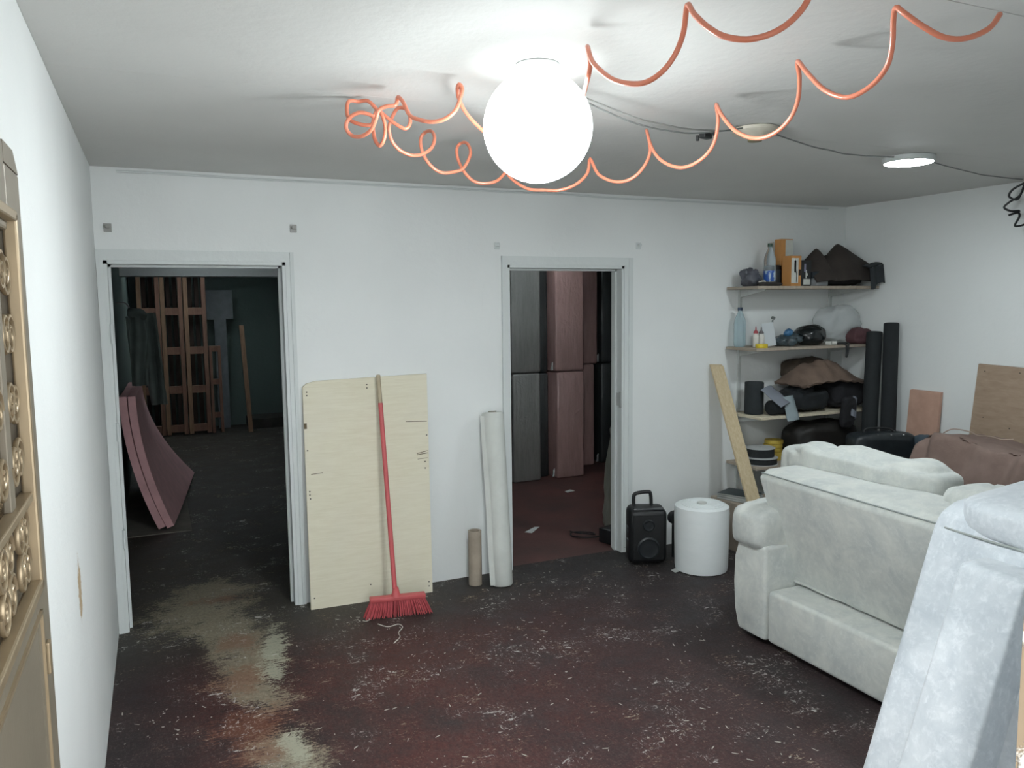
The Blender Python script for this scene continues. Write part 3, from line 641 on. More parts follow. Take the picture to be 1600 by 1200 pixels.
# folded brown upholstery cloth thrown over the right end of the top shelf: a draped sheet with peaks
def draped(name, label, prof, y0, y1, m_, th=.012, drop=None, cat='cloth', seed=1, amp=1.0):
    xs = [p[0] for p in prof]
    def zz(x):
        for (a_, za), (b_, zb) in zip(prof, prof[1:]):
            if x <= b_: return za+(zb-za)*(x-a_)/max(1e-6, b_-a_)
        return prof[-1][1]
    def fn(u, v):
        x = xs[0]+(xs[-1]-xs[0])*u; y = y0+(y1-y0)*v; k = noise.noise(Vector((x*9, y*9, seed)))
        ridge = 1-abs(2*v-1)**1.6
        base = drop if drop is not None else min(z for _, z in prof)
        return Vector((x+.012*noise.noise(Vector((y*11, x*5, seed+3))), y+.012*k*amp, base+(zz(x)-base)*(.12+.88*ridge)+.012*k*ridge*amp+.008*(amp-1)*noise.noise(Vector((x*24, y*20, seed)))))
    bm = B(); sheet(bm, fn, 40, 18, th); o = finish(name, bm, m_, None, 70); return tag(o, label, cat)
draped('brown_cloth', 'dark brown cloth heaped in peaks on the top shelf', [(4.615, Z+.15), (4.68, Z+.20), (4.755, Z+.275), (4.785, Z+.205), (4.87, Z+.235), (4.97, Z+.31), (5.1, Z+.25), (5.23, Z+.19)], -.34, -.03, M_brn, .014, Z+.012)
bm = B(); soft(bm, (4.97, -.16, Z+.066), (.40, .25, .13), .6, None, .02, 9, 4, .012, 14, -.97); o = finish('cloth_bundle', bm, mat('charcoal_cloth', '#2d2c2e', .95, .2, 10, .2, 60), None, 70); tag(o, 'charcoal cloth bundle under the peaked brown cloth', 'cloth')
bm = B(); sheet(bm, lambda u, v: Vector((5.10+.13*u, -.365-.012*math.sin(u*9)-.02*v, Z+.13-.16*v*(.9+.1*math.sin(u*5+1))+.03*u)), 16, 14, .008)
sheet(bm, lambda u, v: Vector((5.10+.13*u, -.365+.30*v, Z+.135+.03*u+.012*math.sin(v*8))), 10, 10, .008)
o = finish('hanging_cloth', bm, mat('slate_cloth', '#33383b', .9, .2, 10, .2, 60), None, 70); tag(o, 'slate grey cloth hanging over the right end of the top shelf', 'cloth')

# --- second shelf
Z = ST[1]
bottle('blue_bottle', 'empty pale blue bottle with navy cap on the second shelf', 4.125, -.10, Z, .285, .043, M_petb, M_capb)
def glue(x, y, h, r, label, capm, nm='glue_bottle'):
    t = thing(nm, label, 'bottle', (x, y, Z))
    bm = B(); lathe(bm, [(r*.9, 0), (r, .006), (r, h*.55), (r*.6, h*.66), (r*.4, h*.7)], (x, y, Z), 18); finish('body', bm, mat('milky_plastic', '#cfcdc6', .4), t, 50)
    bm = B(); lathe(bm, [(r*.75, h*.66), (r*.72, h*.74), (r*.25, h*.82), (r*.12, h)], (x, y, Z), 16); finish('nozzle', bm, capm, t, 40); return t
glue(4.185, -.20, .15, .022, 'small white glue bottle with red nozzle on the second shelf', mat('red_nozzle', '#a8444c', .5))
glue(4.235, -.20, .145, .024, 'small white glue bottle with dark tip beside the red-nozzled one', mat('grey_nozzle', '#6b6668', .5))
bm = B(); lathe(bm, [(.026, 0), (.042, 0), (.043, .004), (.043, .024), (.042, .028), (.026, .028), (.026, 0)], (4.16, -.29, Z), 26, close=False); o = finish('tape_roll', bm, mat('yellow_tape', '#d6bd2c', .45), None, 40); tag(o, 'yellow tape roll at the front of the second shelf', 'tape')
bm = B(); box(bm, (4.315, -.19, Z+.088), (.105, .003, .17), RY(-.10) @ RX(-.15)); o = finish('paper_card', bm, mat('white_paper', '#c8ced1', .7, .03), None); tag(o, 'white paper card standing tilted on the second shelf', 'paper')
bm = B(); tube(bm, cr([(4.36, -.15, Z), (4.372, -.15, Z+.12), (4.385, -.15, Z+.19)], 4), .006, 8); box(bm, (4.389, -.15, Z+.205), (.026, .02, .022), RY(.3), .004); o = finish('small_brush', bm, mat('grey_stick', '#6d7371', .5), None, 40); tag(o, 'thin grey stick with a knob behind the white paper card', 'stick')
M_bag2 = mat('black_glossy_bag', '#1b2022', .18, .2, 20)
bm = B(); soft(bm, (4.48, -.2, Z+.042), (.20, .18, .09), .8, RY(-.15), .02, 14, 6, .012, 22, -.9); o = finish('plastic_bag', bm, mat('clear_grey_bag', '#4d5a60', .2, .35, 26), None, 60); tag(o, 'shiny grey plastic bag with blue corner beside the black bag', 'bag')
bm = B(); soft(bm, (4.45, -.24, Z+.10), (.06, .05, .05), .8, None, .01, 20, 2); o = finish('blue_wrapper', bm, mat('blue_film', '#3c6b92', .3), None, 60); tag(o, 'blue crumpled wrapper on the shiny grey plastic bag', 'wrapper')
bm = B(); soft(bm, (4.69, -.2, Z+.07), (.24, .22, .15), .85, None, .012, 9, 8, .006, 16, -.9); o = finish('black_bag', bm, M_bag2, None, 60); tag(o, 'rounded black plastic bag in the middle of the second shelf', 'bag')
for (x, a_, lb) in ((4.785, .5, 'small white thread spool lying at the shelf edge, nearer the black bag'), (4.835, .9, 'small white thread spool lying at the shelf edge, farther from the black bag')):
    bm = B(); lathe(bm, [(.007, -.02), (.015, -.02), (.015, .02), (.007, .02), (.007, -.02)], (x, -.30, Z+.015), 16, RZ(a_) @ RX(PI/2), close=False); o = finish('thread_spool', bm, mat('spool_white', '#c8c8c2', .5), None, 40); tag(o, lb, 'spool', 'white thread spools')
n_ = N('milky_film'); n_.col(lin('#d7dcdd')); n_.set(Roughness=.35, IOR=1.15, Alpha=.42); n_.bump(n_.noise(n_.mapped(), 22, 4), .6, .01); M_film = n_.m
bm = B(); soft(bm, (5.02, -.16, Z+.148), (.40, .22, .29), .75, None, .03, 8, 9, .012, 12, -.97); o = finish('clear_bag', bm, M_film, None, 60); tag(o, 'large puffed clear plastic bag on the second shelf', 'bag')
M_mar = mat('maroon_cloth', '#5f4044', .8, .2, 12)
bm = B(); soft(bm, (5.12, -.27, Z+.06), (.19, .12, .13), .6, RY(.1), .016, 14, 11, .01, 18, -.95); o = finish('maroon_pouch', bm, M_mar, None, 60); tag(o, 'maroon pouch at the right end of the second shelf', 'pouch')
bm = B(); tube(bm, cr([(4.86, -.25, Z+.006), (4.90, -.34, Z+.008), (4.91, -.352, Z-.03), (4.905, -.355, Z-.09), (4.92, -.355, Z-.06), (4.93, -.35, Z+.008), (4.99, -.28, Z+.008), (4.95, -.24, Z+.008)], 5), .006, 7); o = finish('extension_cord', bm, M_bk, None, 60); tag(o, 'black cord hanging in a loop over the second shelf edge', 'cord')

# --- third shelf
Z = ST[2]
M_blk = mat('black_felt', '#202427', .9, .15, 10, .15, 80)
def froll(name, label, a_, b_, r, m_, coil=True, cat='fabric roll'):
    a_, b_ = Vector(a_), Vector(b_); t = thing(name, label, cat, (a_+b_)/2 if a_.z == b_.z else a_); ax_ = (b_-a_).normalized()
    bm = B(); tube(bm, [a_, a_+ax_*.006, b_-ax_*.006, b_], [r*.93, r, r, r*.93], 26); finish('roll', bm, m_, t, 50)
    if coil:
        Q = ax_.to_track_quat('Z', 'Y').to_matrix()
        for e_, s in ((a_, -1), (b_, 1)):
            bm = B(); tube(bm, [e_+ax_*s*.001+Q @ Vector((q_*math.cos(k*.5), q_*math.sin(k*.5), 0)) for k, q_ in [(k, r*.15+r*.7*k/60) for k in range(61)]], .002, 5); finish('wound_edge', bm, m_, t, 60)
    return t
froll('black_roll', 'black felt roll standing on the left end of the third shelf', (4.215, -.16, Z), (4.225, -.15, Z+.235), .068, mat('dark_grey_felt', '#2b3033', .9, .15, 10, .15, 80))
froll('black_roll', 'black felt roll lying on the third shelf under a grey swatch', (4.25, -.285, Z+.057), (4.42, -.28, Z+.056), .053, M_blk)
def swatch(name, label, c, sx, sy, R_, m_, bend, sd):
    bm = B(); sheet(bm, lambda u, v: Vector(c)+R_ @ Vector(((u-.5)*sx, (v-.5)*sy, bend*((u-.5)**2*4)+.006*noise.noise(Vector((u*3, v*3, sd))))), 12, 12, .004)
    o = finish(name, bm, m_, None, 70); return tag(o, label, 'fabric swatch')
M_sw1 = mat('grey_velvet', '#7d828c', .85, .06, 12); M_sw2 = mat('light_grey_velvet', '#8c999d', .85, .06, 12)
swatch('fabric_swatch', 'square grey fabric swatch lying over the black roll on the third shelf', (4.335, -.285, Z+.150), .21, .19, RZ(.45) @ RX(.65), M_sw1, -.03, 1)
swatch('fabric_swatch', 'light grey fabric swatch hanging over the front of the third shelf', (4.42, -.35, Z+.055), .14, .18, RZ(.25) @ RX(1.25), M_sw2, -.035, 2)
pile('black_cloth', 'pile of black cloth in the middle of the third shelf', [((4.65, -.185, Z+.090), (.38, .28, .15), .55, RZ(.1), .02, 9, 2, .012), ((4.60, -.2, Z+.155), (.20, .20, .07), .6, RY(-.2), .02, 12, 3, .01)], M_blk)
pile('black_cloth', 'black cloth pile at the right end of the third shelf, next to the corner', [((5.03, -.18, Z+.122), (.34, .28, .22), .5, None, .02, 8, 4, .014), ((4.90, -.39, Z-.01), (.13, .06, .24), .6, RX(.1), .012, 10, 5, .008)], mat('off_black_cloth', '#26262a', .95, .2, 10, .2, 60))
M_tan = mat('tan_suede', '#7a675a', .95, .18, 7, .25, 50, hex2='#5f5047')
draped('tan_cloth', 'crumpled tan suede cloth on top of the black cloth piles', [(4.50, Z+.21), (4.56, Z+.29), (4.66, Z+.345), (4.78, Z+.37), (4.90, Z+.355), (5.0, Z+.30), (5.10, Z+.22)], -.37, -.05, M_tan, .02, Z+.205, seed=5, amp=2.4)
pile('brown_cloth', 'dark brown cloth tucked behind the tan suede cloth', [((4.76, -.10, Z+.30), (.44, .16, .16), .6, None, .02, 9, 8, .01)], mat('dark_olive_cloth', '#4b4137', .95, .2, 9, .2, 60))
swatch('fabric_swatch', 'small grey cloth tongue hanging from the right black pile', (4.96, -.405, Z+.03), .06, .16, RZ(.2) @ RY(.5) @ RX(1.35), M_sw1, -.012, 6)

# --- lowest shelf
Z = ST[3]
M_flg = mat('white_card_flange', '#b9bcbc', .7, .05); M_web = mat('black_webbing', '#24282a', .8, .2, 60)
def reel(label, c, r, h, top=True):
    t = thing('webbing_reel', label, 'reel', c, 'black webbing reels on the lowest shelf')
    bm = B(); lathe(bm, [(r, .004), (r, h-.004)], c, 36); finish('webbing', bm, M_web, t, 40)
    for z in (0, h-.004):
        bm = B(); lathe(bm, [(.012, z), (r*1.06, z), (r*1.06, z+.004), (.012, z+.004), (.012, z)], c, 36, close=False); finish('flange', bm, M_flg, t, 40)
    return t
reel('black webbing reel lying on the lowest shelf under another reel', (4.235, -.22, Z), .115, .050)
reel('black webbing reel with white card top on the lowest shelf', (4.225, -.22, Z+.052), .102, .068)
yy = None
for k in range(5):
    c = (4.425+.006*math.sin(k*2), -.14, Z+k*.030)
    bm = B(); lathe(bm, [(.03, 0), (.066, 0), (.068, .006), (.068, .022), (.066, .028), (.03, .028), (.03, 0)], c, 26, close=False)
    o = finish('yellow_roll', bm, mat('yellow_band', '#c0a646', .6, .12, 20), None, 40); tag(o, ['lowest', 'second lowest', 'middle', 'second highest', 'topmost'][k]+' yellow roll of the stack behind the webbing reels', 'roll', 'stacked yellow rolls')
bkx = [('magazine', 'dark-covered magazine on top of the papers under the shelves', .012, '#39474d', .42), ('magazine', 'white magazine in the middle of the papers under the shelves', .014, '#c3c7c6', .25), ('magazine', 'grey magazine at the bottom of the papers under the shelves', .016, '#6f7574', .33)]
bm = B(); addbx(bm, (3.90, -.41, 0), (4.28, -.08, .345), .004); o = finish('cardboard_box', bm, M_card); tag(o, 'plain cardboard box on the floor under the magazines', 'box')
z = .346
for (nm, lb, th, hx_, rz) in bkx[::-1]:
    t = thing(nm, lb, 'magazine', (4.02, -.255, z), 'magazines under the shelves')
    bm = B(); box(bm, (4.02, -.255, z+th/2), (.19, .25, th*.8), RZ(rz)); finish('pages', bm, mat('paper_pages', '#c6c8c4', .8), t)
    bm = B()
    for zz_ in (z+.0008, z+th-.0008): box(bm, (4.02, -.255, zz_), (.196, .256, .0016), RZ(rz))
    finish('cover', bm, mat('cover_'+hx_[1:], hx_, .4), t); z += th+.0012

# ------------------------------------------------------------------ right corner behind the sofa
froll('tall_black_roll', 'tallest black fabric roll leaning in the right corner', (5.03, -.64, 0), (5.14, -.54, 1.585), .052, M_blk)
froll('tall_black_roll', 'slightly shorter black fabric roll leaning beside the tallest one', (4.955, -.52, 0), (5.09, -.438, 1.52), .055, mat('black_cotton', '#25292b', .9, .15, 10, .15, 80))
bm = B(); soft(bm, (4.81, -.20, ST[3]+.135), (.60, .30, .27), .5, None, .02, 8, 12, .012, 12, -.97); o = finish('black_sack', bm, mat('black_sack', '#211f1d', .6, .2, 12), None, 60); tag(o, 'big black sack on the lowest shelf behind the sofa', 'sack')
M_of = mat('salmon_foam', '#c49f8d', .95, .08, 10, .15, 120)
def lean(name, label, y0, y1, z1, xb, th, m_, cat):
    bm = B(); hexa(bm, [(xb, y0, 0), (xb, y1, 0), (W-.03, y1, z1), (W-.03, y0, z1)], (th, 0, .004)); o = finish(name, bm, m_); return tag(o, label, cat)
lean('foam_sheet', 'salmon foam sheet leaning on the right wall beside the black rolls', -.66, -.905, 1.105, 5.12, .024, M_of, 'foam sheet')
n_ = N('brown_plywood'); g = n_.noise(n_.mapped((3, 3, 14)), 3, 5, .6, .6); n_.col(n_.mix(n_.rng(g, .3, .7), lin('#a8937f'), lin('#957f6c'))); n_.set(Roughness=.7); M_bply = n_.m
t = thing('brown_plywood_sheet', 'brown plywood panel leaning on the right wall behind the brown fabric', 'plywood panel', (5.15, -1.6, 0))
bm = B(); hexa(bm, [(5.10, -1.13, 0), (5.10, -2.10, 0), (W-.03, -2.12, 1.30), (W-.03, -1.17, 1.325)], (.014, 0, .002)); finish('panel', bm, M_bply, t)
for (y, z) in ((-1.22, 1.28), (-1.45, 1.285), (-1.24, .98), (-1.42, .93)):
    k = z/1.32; bm = B(); box(bm, (5.10+(W-.03-5.10)*k-.001, y, z), (.003, .006, .006)); finish('nail_hole', bm, M_nail, t)
bm = B(); addbx(bm, (4.45, -1.08, 0), (4.93, -.70, .66), .004); o = finish('packing_box', bm, M_card); tag(o, 'cardboard packing box behind the sofa under the black handbag', 'box')
hb = thing('handbag', 'black studded handbag behind the sofa head cushions', 'handbag', (4.72, -.83, .66))
bm = B(); soft(bm, (4.70, -.85, .765), (.44, .20, .205), .45, RZ(-.35), .012, 10, 3, .006, 14, -.97); finish('body', bm, mat('black_leather', '#20262a', .4, .2, 20, .1, 60), hb, 60)
for (x, y) in ((4.56, -.86), (4.62, -.90), (4.70, -.94), (4.78, -.97)):
    bm = B(); lathe(bm, [(.0, .006), (.006, .003), (.008, 0)], (x, y, .855), 10); finish('stud', bm, mat('silver_stud', '#c9cbcb', .25, metal=.9), hb, 40)
bm = B(); tube(bm, cr([(4.60, -.80, .86), (4.64, -.80, .885), (4.76, -.86, .885), (4.80, -.88, .855)], 5), .007, 8); finish('strap', bm, M_dark, hb, 60)
bm = B(); soft(bm, (4.915, -1.03, .757), (.14, .13, .19), .5, RZ(-.3), .01, 12, 4, .008, 16, -.97); o = finish('denim_bundle', bm, mat('blue_grey_denim', '#45525c', .9, .12, 12, .2, 80), None, 60); tag(o, 'folded blue-grey denim bundle beside the black handbag', 'cloth')
for k, lb in enumerate(('lowest', 'middle', 'topmost')):
    bm = B(); box(bm, (4.995, -1.015+.01*k, .315+.63*.5+.05*k-.315*.0), (.12, .12, .046), RZ(-.2+.1*k), .008); 
    for v in bm.verts: v.co.z += .0
    o = finish('foam_offcut', bm, M_of, None, 40); tag(o, lb+' salmon foam offcut of the small stack by the denim bundle', 'foam offcut', 'foam offcuts')
bm = B(); addbx(bm, (4.94, -1.09, 0), (5.06, -.93, .606), .004); o = finish('packing_box', bm, mat('grey_carton', '#83796d', .85)); tag(o, 'narrow carton standing under the salmon foam offcuts', 'box')
M_brf = mat('brown_suede', '#86726a', .95, .15, 5, .25, 50, hex2='#725f57')
hp = thing('fabric_heap', 'heap of brown suede fabric falling in folds behind the sofa', 'fabric', (4.72, -1.65, 0))
def heapfn(u, v):
    # a hump running along y with folds dropping towards the sofa
    y = -1.20-1.10*v; top = .90+.025*math.sin(v*7+.5)-.10*max(0, .12-v)*8
    s = u*2.0
    f = .030*math.sin(v*34+2*math.sin(v*9))*min(1, s*1.2) if s < 1 else 0
    if s < 1: x, z = 4.40+.22*s**.8, 0.02+(top-.02)*(1-(1-s)**2.4)
    else: x, z = 4.62+.42*(s-1), top-.04*(s-1)
    return Vector((x-f*1.2, y+.012*math.sin(s*6+v*20), z+.012*noise.noise(Vector((x*6, y*6, 0)))))
bm = B(); sheet(bm, heapfn, 36, 70, .014); finish('cloth', bm, M_brf, hp, 80)
bm = B(); soft(bm, (4.83, -1.76, .43), (.40, .98, .82), .3, None, .01, 4, 2, 0, 6, None, 30, 18); finish('bulk', bm, M_brf, hp, 60)
bm = B(); tube(bm, cr([(4.70, -1.32, 0.925), (4.72, -1.37, 0.955), (4.74, -1.46, 0.950), (4.74, -1.52, 0.935), (4.74, -1.60, 0.940), (4.74, -1.66, 0.932), (4.76, -1.72, 0.940)], 5), .0035, 7); o = finish('wire_hook', bm, mat('pale_wire', '#b7a294', .4, metal=.4), None, 60); tag(o, 'bent wire lying on top of the brown suede fabric heap', 'wire')

# ------------------------------------------------------------------ sofas
def velvet(name, h1, h2, h3):
    n = N(name); a_ = n.noise(n.mapped((1, 1, 1)), 7, 6, .7, .6); b_ = n.noise(n.mapped((1, 1, 1)), 38, 5, .7, .4)
    c = n.mix(n.rng(a_, .35, .65), lin(h1), lin(h2)); c = n.mix(n.rng(b_, .5, .75, 0, .6), c, lin(h3))
    n.col(c); n.set(Roughness=.75); n.b.inputs['Sheen Weight'].default_value = .35; n.b.inputs['Sheen Roughness'].default_value = .4
    n.bump(n.math('ADD', b_, n.math('MULTIPLY', a_, 1.5)), .18, .006); return n.m
M_vel = velvet('pale_grey_velvet', '#cbcdc7', '#b4b9b7', '#d6d8d3'); M_vel2 = velvet('silver_crushed_velvet', '#c6ccd1', '#b2bac1', '#dfe3e7')
M_seam = mat('seam_shadow_thread', '#9aa09d', .9); M_foot = mat('black_foot', '#1c1b1a', .6)
sf = thing('loveseat', 'pale grey velvet loveseat standing in front of the shelves', 'sofa', (3.4, -2.1, 0))
Y0, Y1 = -1.44, -2.82
def rounded(bm, c, s, bev=.02, seg=3, rot=None): return box(bm, c, s, rot, bev, seg)
bm = B(); rounded(bm, (3.41, (Y0+Y1)/2, .165), (.80, Y0-Y1-.42, .27), .022); finish('seat_base', bm, M_vel, sf, 40)
def arm(yo, sgn):
    # front panel outline bulges outwards, extruded along x
    pts = [(yo-sgn*.205, .03), (yo+sgn*.0, .03), (yo+sgn*.018, .14), (yo+sgn*.028, .28), (yo+sgn*.022, .42), (yo+sgn*.008, .52), (yo-sgn*.205, .52)]
    bm = B(); hexa(bm, [(3.0, y, z) for y, z in pts], (.82, 0, 0))
    bmesh.ops.bevel(bm, geom=bm.edges[:], offset=.018, segments=3, profile=.5, affect='EDGES')
    finish('arm', bm, M_vel, sf, 40)
    bm = B(); soft(bm, (3.34, yo-sgn*.075, .60), (.78, .255, .24), .42, RY(-.03), .012, 6, int(sgn)+4, .006, 12, None, 44, 24); finish('arm_pillow', bm, M_vel, sf, 70)
    bm = B(); tube(bm, cr([(2.972, yo+sgn*.0-.03, .615), (2.968, yo-.045, .60), (2.975, yo-.05, .575)], 4), .003, 6); finish('crease', bm, M_seam, sf, 60)
arm(Y0, 1); arm(Y1, -1)
# backrest: a thick cushion whose front leans forward over the seat
bm = B(); pr = [(3.205, .31), (3.045, .86), (3.10, .895), (3.40, .90), (3.78, .62), (3.78, .31)]
ya, yb = Y0-.085, Y1+.20
hexa(bm, [(x, ya if z > .6 else ya-.055, z) for x, z in pr], (0, yb-ya, 0))
for v in bm.verts:
    if v.co.y < -2: v.co.x -= .05
bmesh.ops.bevel(bm, geom=bm.edges[:], offset=.02, segments=3, profile=.5, affect='EDGES')
bk_ = finish('backrest', bm, M_vel, sf, 40)
bm = B(); tube(bm, [(3.062, ya-.012, .877), (3.012, yb, .877)], .004, 6); finish('piping', bm, M_seam, bk_, 60)
bm = B(); tube(bm, cr([(3.195, ya-.06+(yb-ya)*k/14*.98, .318+.007*noise.noise(Vector((k*.9, 2, 0)))) for k in range(15)], 3), .007, 6); finish('ragged_hem', bm, M_vel, bk_, 60)
bm = B(); soft(bm, (3.47, -1.81, .865), (.34, .96, .26), .42, RZ(.03), .022, 5, 2, .022, 4.5, None, 72, 34); finish('head_cushion', bm, M_vel, sf, 70)
bm = B(); soft(bm, (3.42, -2.60, .835), (.34, .50, .25), .45, RZ(-.02), .02, 5, 7, .010, 8, None, 48, 24); finish('head_cushion', bm, M_vel, sf, 70)
bm = B(); rounded(bm, (3.80, (Y0+Y1)/2, .42), (.10, Y0-Y1-.06, .76), .03); finish('back_panel', bm, M_vel, sf, 40)
for x in (3.07, 3.76):
    for y in (Y0-.06, Y1+.06): finish('foot', bx((x-.03, y-.03, 0), (x+.03, y+.03, .04), .004), M_foot, sf)

s2 = thing('armchair', 'silver crushed velvet armchair close by on the right, beside the entrance', 'armchair', (2.55, -3.4, 0))
bm = B(); pr = [(2.165, .02), (2.54, 1.02), (2.57, 1.065), (2.64, 1.095), (2.98, 1.115), (3.06, 1.08), (3.10, .02)]
hexa(bm, [(x, -2.9, z) for x, z in pr], (0, -1.0, 0)); bmesh.ops.bevel(bm, geom=bm.edges[:], offset=.035, segments=4, profile=.5, affect='EDGES'); finish('backrest', bm, M_vel2, s2, 40)
bm = B(); hexa(bm, [(2.035, -3.10, .02), (2.405, -3.10, .955), (2.42, -3.10, .972), (2.80, -3.10, .972), (2.80, -3.10, .02)], (0, -.20, 0)); bmesh.ops.bevel(bm, geom=bm.edges[:], offset=.012, segments=3, profile=.5, affect='EDGES'); finish('arm', bm, M_vel2, s2, 40)
bm = B(); soft(bm, (2.80, -3.42, 1.085), (.56, .96, .14), .45, RY(-.07), .006, 5, 3, .004, 9, None, 44, 22); finish('head_cushion', bm, M_vel2, s2, 70)
bm = B(); tube(bm, cr([(2.545, -2.95, 1.02), (2.536, -3.1, 1.018), (2.536, -3.24, 1.018), (2.536, -3.6, 1.018)], 4), .004, 6); finish('piping', bm, M_seam, s2, 60)
for x in (2.25, 3.0):
    for y in (-2.98, -3.82): finish('foot', bx((x-.03, y-.03, 0), (x+.03, y+.03, .03), .004), M_foot, s2)

# ------------------------------------------------------------------ bits on the floor
M_thr = mat('white_thread', '#c9c5bc', .8)
bm = B(); tube(bm, cr([(1.30, -.50, .003), (1.34, -.56, .003), (1.40, -.55, .003), (1.41, -.60, .003), (1.37, -.66, .003), (1.36, -.72, .003), (1.31, -.78, .003)], 5), .0025, 6); o = finish('string', bm, M_thr, None, 60); tag(o, 'white string lying on the floor in front of the broom', 'string')
bm = B(); tube(bm, cr([(1.235, -.42, .003), (1.25, -.44, .006), (1.275, -.42, .005), (1.27, -.40, .003)], 5), .0025, 6); o = finish('string', bm, M_thr, None, 60); tag(o, 'short white thread curl at the left end of the broom', 'string')
def scrap(c, s, rz, label, m_):
    bm = B(); sheet(bm, lambda u, v: Vector(c)+RZ(rz) @ Vector(((u-.5)*s[0]*(1-.3*v), (v-.5)*s[1], .004+.006*u*v)), 5, 4, .0015); o = finish('paper_scrap', bm, m_, None, 60); return tag(o, label, 'scrap')
M_pap = mat('white_scrap', '#c9ccca', .7)
scrap((3.30, -.50, 0), (.09, .05), .2, 'white paper scrap on the floor between loudspeaker and foam roll', M_pap)
scrap((2.86, .76, 0), (.06, .16), -.9, 'white scrap on the red floor just inside the right doorway', M_pap)
scrap((3.72, 1.75, 0), (.10, .05), .3, 'small pale scrap on the red floor in front of the mattresses', M_pap)
bm = B(); rnd = random.Random(3)
cl_ = [(2.17, -.40, .22, 26), (2.08, -1.0, .16, 26), (2.40, -2.40, .22, 46), (2.25, -1.95, .3, 44), (.12, -1.07, .10, 14), (1.3, -.8, .3, 26), (1.6, -1.35, .4, 34), (1.75, -.95, .4, 34), (2.75, -1.5, .2, 22), (.3, -1.15, .14, 22), (1.35, -.45, .25, 24), (1.0, -1.8, .35, 34), (1.7, -1.9, .4, 40), (2.6, -.5, .35, 24)]
for (x, y, sd, k) in cl_:
    for i in range(k):
        px, py = rnd.gauss(x, sd*.7), rnd.gauss(y, sd*.7)
        if not (.03 < px < 2.95 and -3.2 < py < -.02): continue
        if px < 1.8 and py > -.2: continue
        a_ = rnd.uniform(0, PI); l_ = rnd.choice((.005, .007, .009, .012, .026)); w_ = rnd.uniform(.0015, .0055)
        d_ = Vector((math.cos(a_), math.sin(a_), 0)); n2 = Vector((-d_.y, d_.x, 0)); c = Vector((px, py, .0006))
        hexa(bm, [c-d_*l_/2-n2*w_/2, c+d_*l_/2-n2*w_*.2, c+d_*l_*.4+n2*w_/2, c-d_*l_*.3+n2*w_*.6], (0, 0, .0014))
o = finish('floor_lint', bm, mat('pale_lint', '#bdb8ae', .85)); tag(o, 'pale lint and paint flakes scattered over the dark floor', 'lint', kind='stuff')

# ------------------------------------------------------------------ left room
M_pf = mat('pink_foam', '#e3b4b6', .95, .08, 10, .15, 120); M_step = mat('pale_concrete', '#77736b', .9, .15, 6)
struct(finish('trim_step', bx((-.04, 1.96, -.004), (.45, 3.6, .006)), M_step))
def fsheet(dx, label):
    def fn(u, v):
        y = 2.03+2.05*u; xb = .235+dx+.25*u; xt = .012+dx*1.0+.02*u
        return Vector((xt+(xb-xt)*(1-v)**1.9+.004*math.sin(u*5), y, .03+1.05*v-.06*u*v))
    bm = B(); sheet(bm, fn, 20, 22, .054); o = finish('foam_sheet', bm, M_pf, None, 50); return tag(o, label, 'foam sheet', 'pink foam sheets in the left room')
fsheet(.0, 'curved pink foam sheet against the wall inside the left doorway'); fsheet(.062, 'curved pink foam sheet leaning in front of another inside the left doorway')
M_jk = mat('grey_green_cloth', '#6a7672', .95, .15, 8, .2, 50)
jk = thing('jacket', 'grey-green jacket hanging on the left wall inside the left doorway', 'jacket', (.16, 3.2, .88))
bm = B(); sheet(bm, lambda u, v: Vector((.04+(.14+.02*math.sin(v*5))*u+.02*v, 3.16+.035*math.sin(u*8+v*2), 1.68-.62*v)), 16, 18, .02); finish('sleeve', bm, M_jk, jk, 80)
bm = B(); sheet(bm, lambda u, v: Vector((.10+(.17-.05*v)*u+.11*v, 3.28+.04*math.sin(u*9+v*3), 1.71-.84*v)), 16, 20, .02); finish('body', bm, M_jk, jk, 80)
bm = B(); soft(bm, (.12, 3.22, 1.70), (.16, .18, .10), .7, RY(.3), .015, 12, 2); finish('collar', bm, M_jk, jk, 70)
bm = B(); tube(bm, cr([(-.04, 3.22, 1.80), (.03, 3.22, 1.80), (.06, 3.22, 1.77), (.07, 3.22, 1.74)], 4), .007, 8); finish('hook', bm, M_metal, jk, 60)
M_rw = mat('reddish_timber', '#8a6a5a', .8, .2, 5, .15, 30, (8, 8, 1), hex2='#75574b'); M_rw2 = mat('light_timber_edge', '#a08068', .8, .2, 5, .15, 30, (8, 8, 1))
M_dkw = mat('dark_backing_timber', '#40342e', .85)
def wframe(x0, x1, label, tilt):
    t = thing('timber_frame', label, 'timber frame', ((x0+x1)/2, 7.05, 0), 'tall timber frames in the left room')
    R_ = RZ(tilt); c = Vector(((x0+x1)/2, 7.05, 0)); wd = x1-x0
    def bb(nm, xa, xb, ya, yb, za, zb, m_):
        bm = B(); box(bm, c+R_ @ Vector(((xa+xb)/2-(x0+x1)/2, (ya+yb)/2, 0))+Vector((0, 0, (za+zb)/2)), (xb-xa, yb-ya, zb-za), R_, .003); finish(nm, bm, m_, t)
    for s, m_ in ((0, M_rw2), (1, M_rw)): bb('stile', x0 if s == 0 else x1-.055, x0+.055 if s == 0 else x1, -.05, .05, .02, 2.30, m_)
    for k in range(5): bb('rail', x0+.055, x1-.055, -.035, .03, .05+.535*k, .15+.535*k, M_rw)
    for k in range(2): bb('backing_slat', x0+.07+k*(wd-.11)/2, x0+.07+k*(wd-.11)/2+(wd-.17)/2, .15, .165, .05, 2.28, M_dkw)
    return t
wframe(.06, .34, 'tall timber frame farthest left, half hidden by the hanging jacket', .05); wframe(.35, .625, 'tall timber frame in the middle of the row of frames', -.03); wframe(.635, .92, 'tall timber frame at the right of the row of frames', .04)
